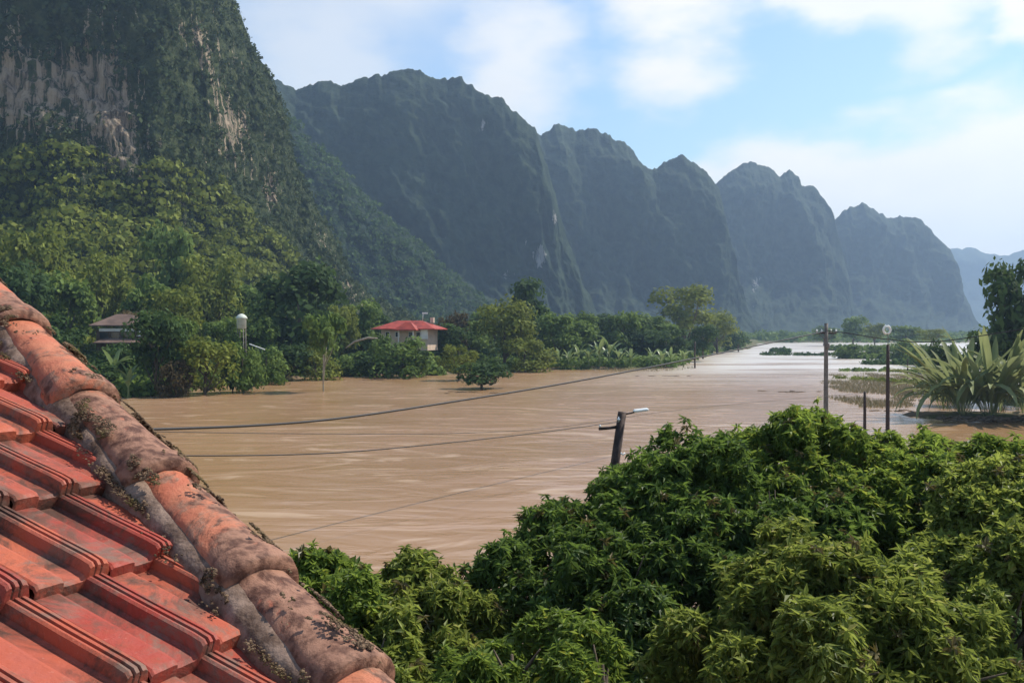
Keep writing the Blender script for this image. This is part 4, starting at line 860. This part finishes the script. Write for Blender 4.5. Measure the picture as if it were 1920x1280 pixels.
# the big dark tree, centre
near_tree('lychee_tree', 'big dark green tree whose crown reaches left over the water beside the leaning pole', 'tree',
    [(1080, 1090, 14.5, 1.25), (1190, 1010, 15.2, 1.25), (1300, 970, 15.5, 1.25), (1010, 1160, 13.4, .9), (1160, 1170, 13.2, 1.3), (1330, 1120, 14.0, 1.4), (1240, 1260, 12.6, 1.3), (940, 1120, 13.8, .55), (1455, 1050, 14.5, 1.2)], 4600, 'leaf_deep', TM_long, 301, (3.0, 14.6), 1.0, .05, 60)
near_tree('mango_tree', 'tall bright green tree, the highest crown in the foreground', 'tree',
    [(1480, 900, 17.0, 1.15), (1370, 915, 17.0, .95), (1580, 930, 16.8, 1.15), (1470, 1010, 16.0, 1.2), (1600, 1040, 15.8, 1.2), (1290, 935, 17.2, .7)], 3600, 'leaf_bright', TM_long, 302, (6.0, 16.9), 1.0, .03, 50)
near_tree('mango_tree', 'wide green tree right of the tallest crown, under the palm clump', 'tree',
    [(1700, 940, 16.5, 1.1), (1800, 930, 16.8, 1.0), (1900, 950, 16.5, 1.05), (1740, 1040, 15.5, 1.1), (1990, 960, 16.0, 1.2)], 3200, 'leaf_bright', TM_long, 303, (8.6, 16.5), 1.0, .04, 40)
near_tree('longan_tree', 'olive green tree with rounded leaf masses at the right edge', 'tree',
    [(1850, 1060, 12.6, .95), (1920, 1000, 13.0, .85), (1780, 1140, 12.0, .85), (1890, 1200, 11.4, 1.0), (1980, 1100, 12.0, 1.1)], 3200, 'leaf_olive', TM_round, 304, (7.4, 12.2), .95, .02, 45)
near_tree('longan_tree', 'lighter green tree with drooping leaves at the bottom centre-right of the photo', 'tree',
    [(1480, 1170, 10.2, .85), (1600, 1230, 9.6, .9), (1390, 1250, 9.8, .7), (1530, 1290, 9.0, .8), (1700, 1200, 10.4, .85), (1740, 1300, 9.4, .85)], 3600, 'leaf_olive', TM_long, 305, (3.6, 9.9), .82, .02, 60)
near_tree('lychee_tree', 'mid green bushy tree along the bottom edge, left of centre', 'tree',
    [(960, 1290, 9.6, .62), (1060, 1270, 9.8, .6), (1130, 1310, 9.2, .6), (880, 1330, 9.2, .5)], 1500, 'leaf_bright', TM_long, 306, (.4, 9.7), .8, .0, 40)
near_tree('young_tree', 'small bright green tree standing right beside the mossy ridge caps', 'tree',
    [(600, 1130, 12.6, .5), (585, 1090, 12.8, .30), (640, 1200, 12.0, .6), (560, 1200, 12.4, .6)], 1100, 'leaf_bright', TM_round, 307, (-2.7, 12.6), .95, .04, 30)
near_tree('longan_tree', 'olive green tree with drooping sprays between the ridge caps and the big dark tree', 'tree',
    [(770, 1150, 13.2, .65), (700, 1190, 12.8, .6), (850, 1200, 12.6, .6), (780, 1260, 12.0, .8), (690, 1290, 11.4, .7), (880, 1280, 12.0, .6)], 2200, 'leaf_olive', TM_long, 308, (-1.5, 12.8), .95, .03, 40)

n = 900; ux = r_.uniform(-4, 14, n); uy = r_.uniform(8, 21, n); up_ = np.stack([ux, uy, height(ux, uy) + r_.uniform(.3, 2.2, n)], 1)
up_ = up_[up_[:, 0] > -5 + .12 * (up_[:, 1] - 8) ** 1.3]; obj('undergrowth', scatter_mesh('undergrowth', up_, r_.uniform(.5, 1.1, len(up_)), M['far_dark'], 60, 6, 91), kind='stuff')
# ------------------------------------------------------------------ haze
bm = bmesh.new(); add_box(bm, (0, 2200, 247.0), (7700, 4650, 506)); t = bpy.data.materials.new('pale valley haze'); t.use_nodes = True; t.node_tree.nodes.clear()
out = t.node_tree.nodes.new('ShaderNodeOutputMaterial'); pv = t.node_tree.nodes.new('ShaderNodeVolumePrincipled'); pv.inputs['Color'].default_value = (.50, .71, 1.0, 1); pv.inputs['Density'].default_value = HAZE; pv.inputs['Anisotropy'].default_value = 0.35
t.node_tree.links.new(pv.outputs[0], out.inputs['Volume'])
obj('haze', bm_mesh('haze', bm, t), kind='stuff')
sc.cycles.volume_bounces = 0
sc.cycles.max_bounces = 6; sc.cycles.transparent_max_bounces = 8
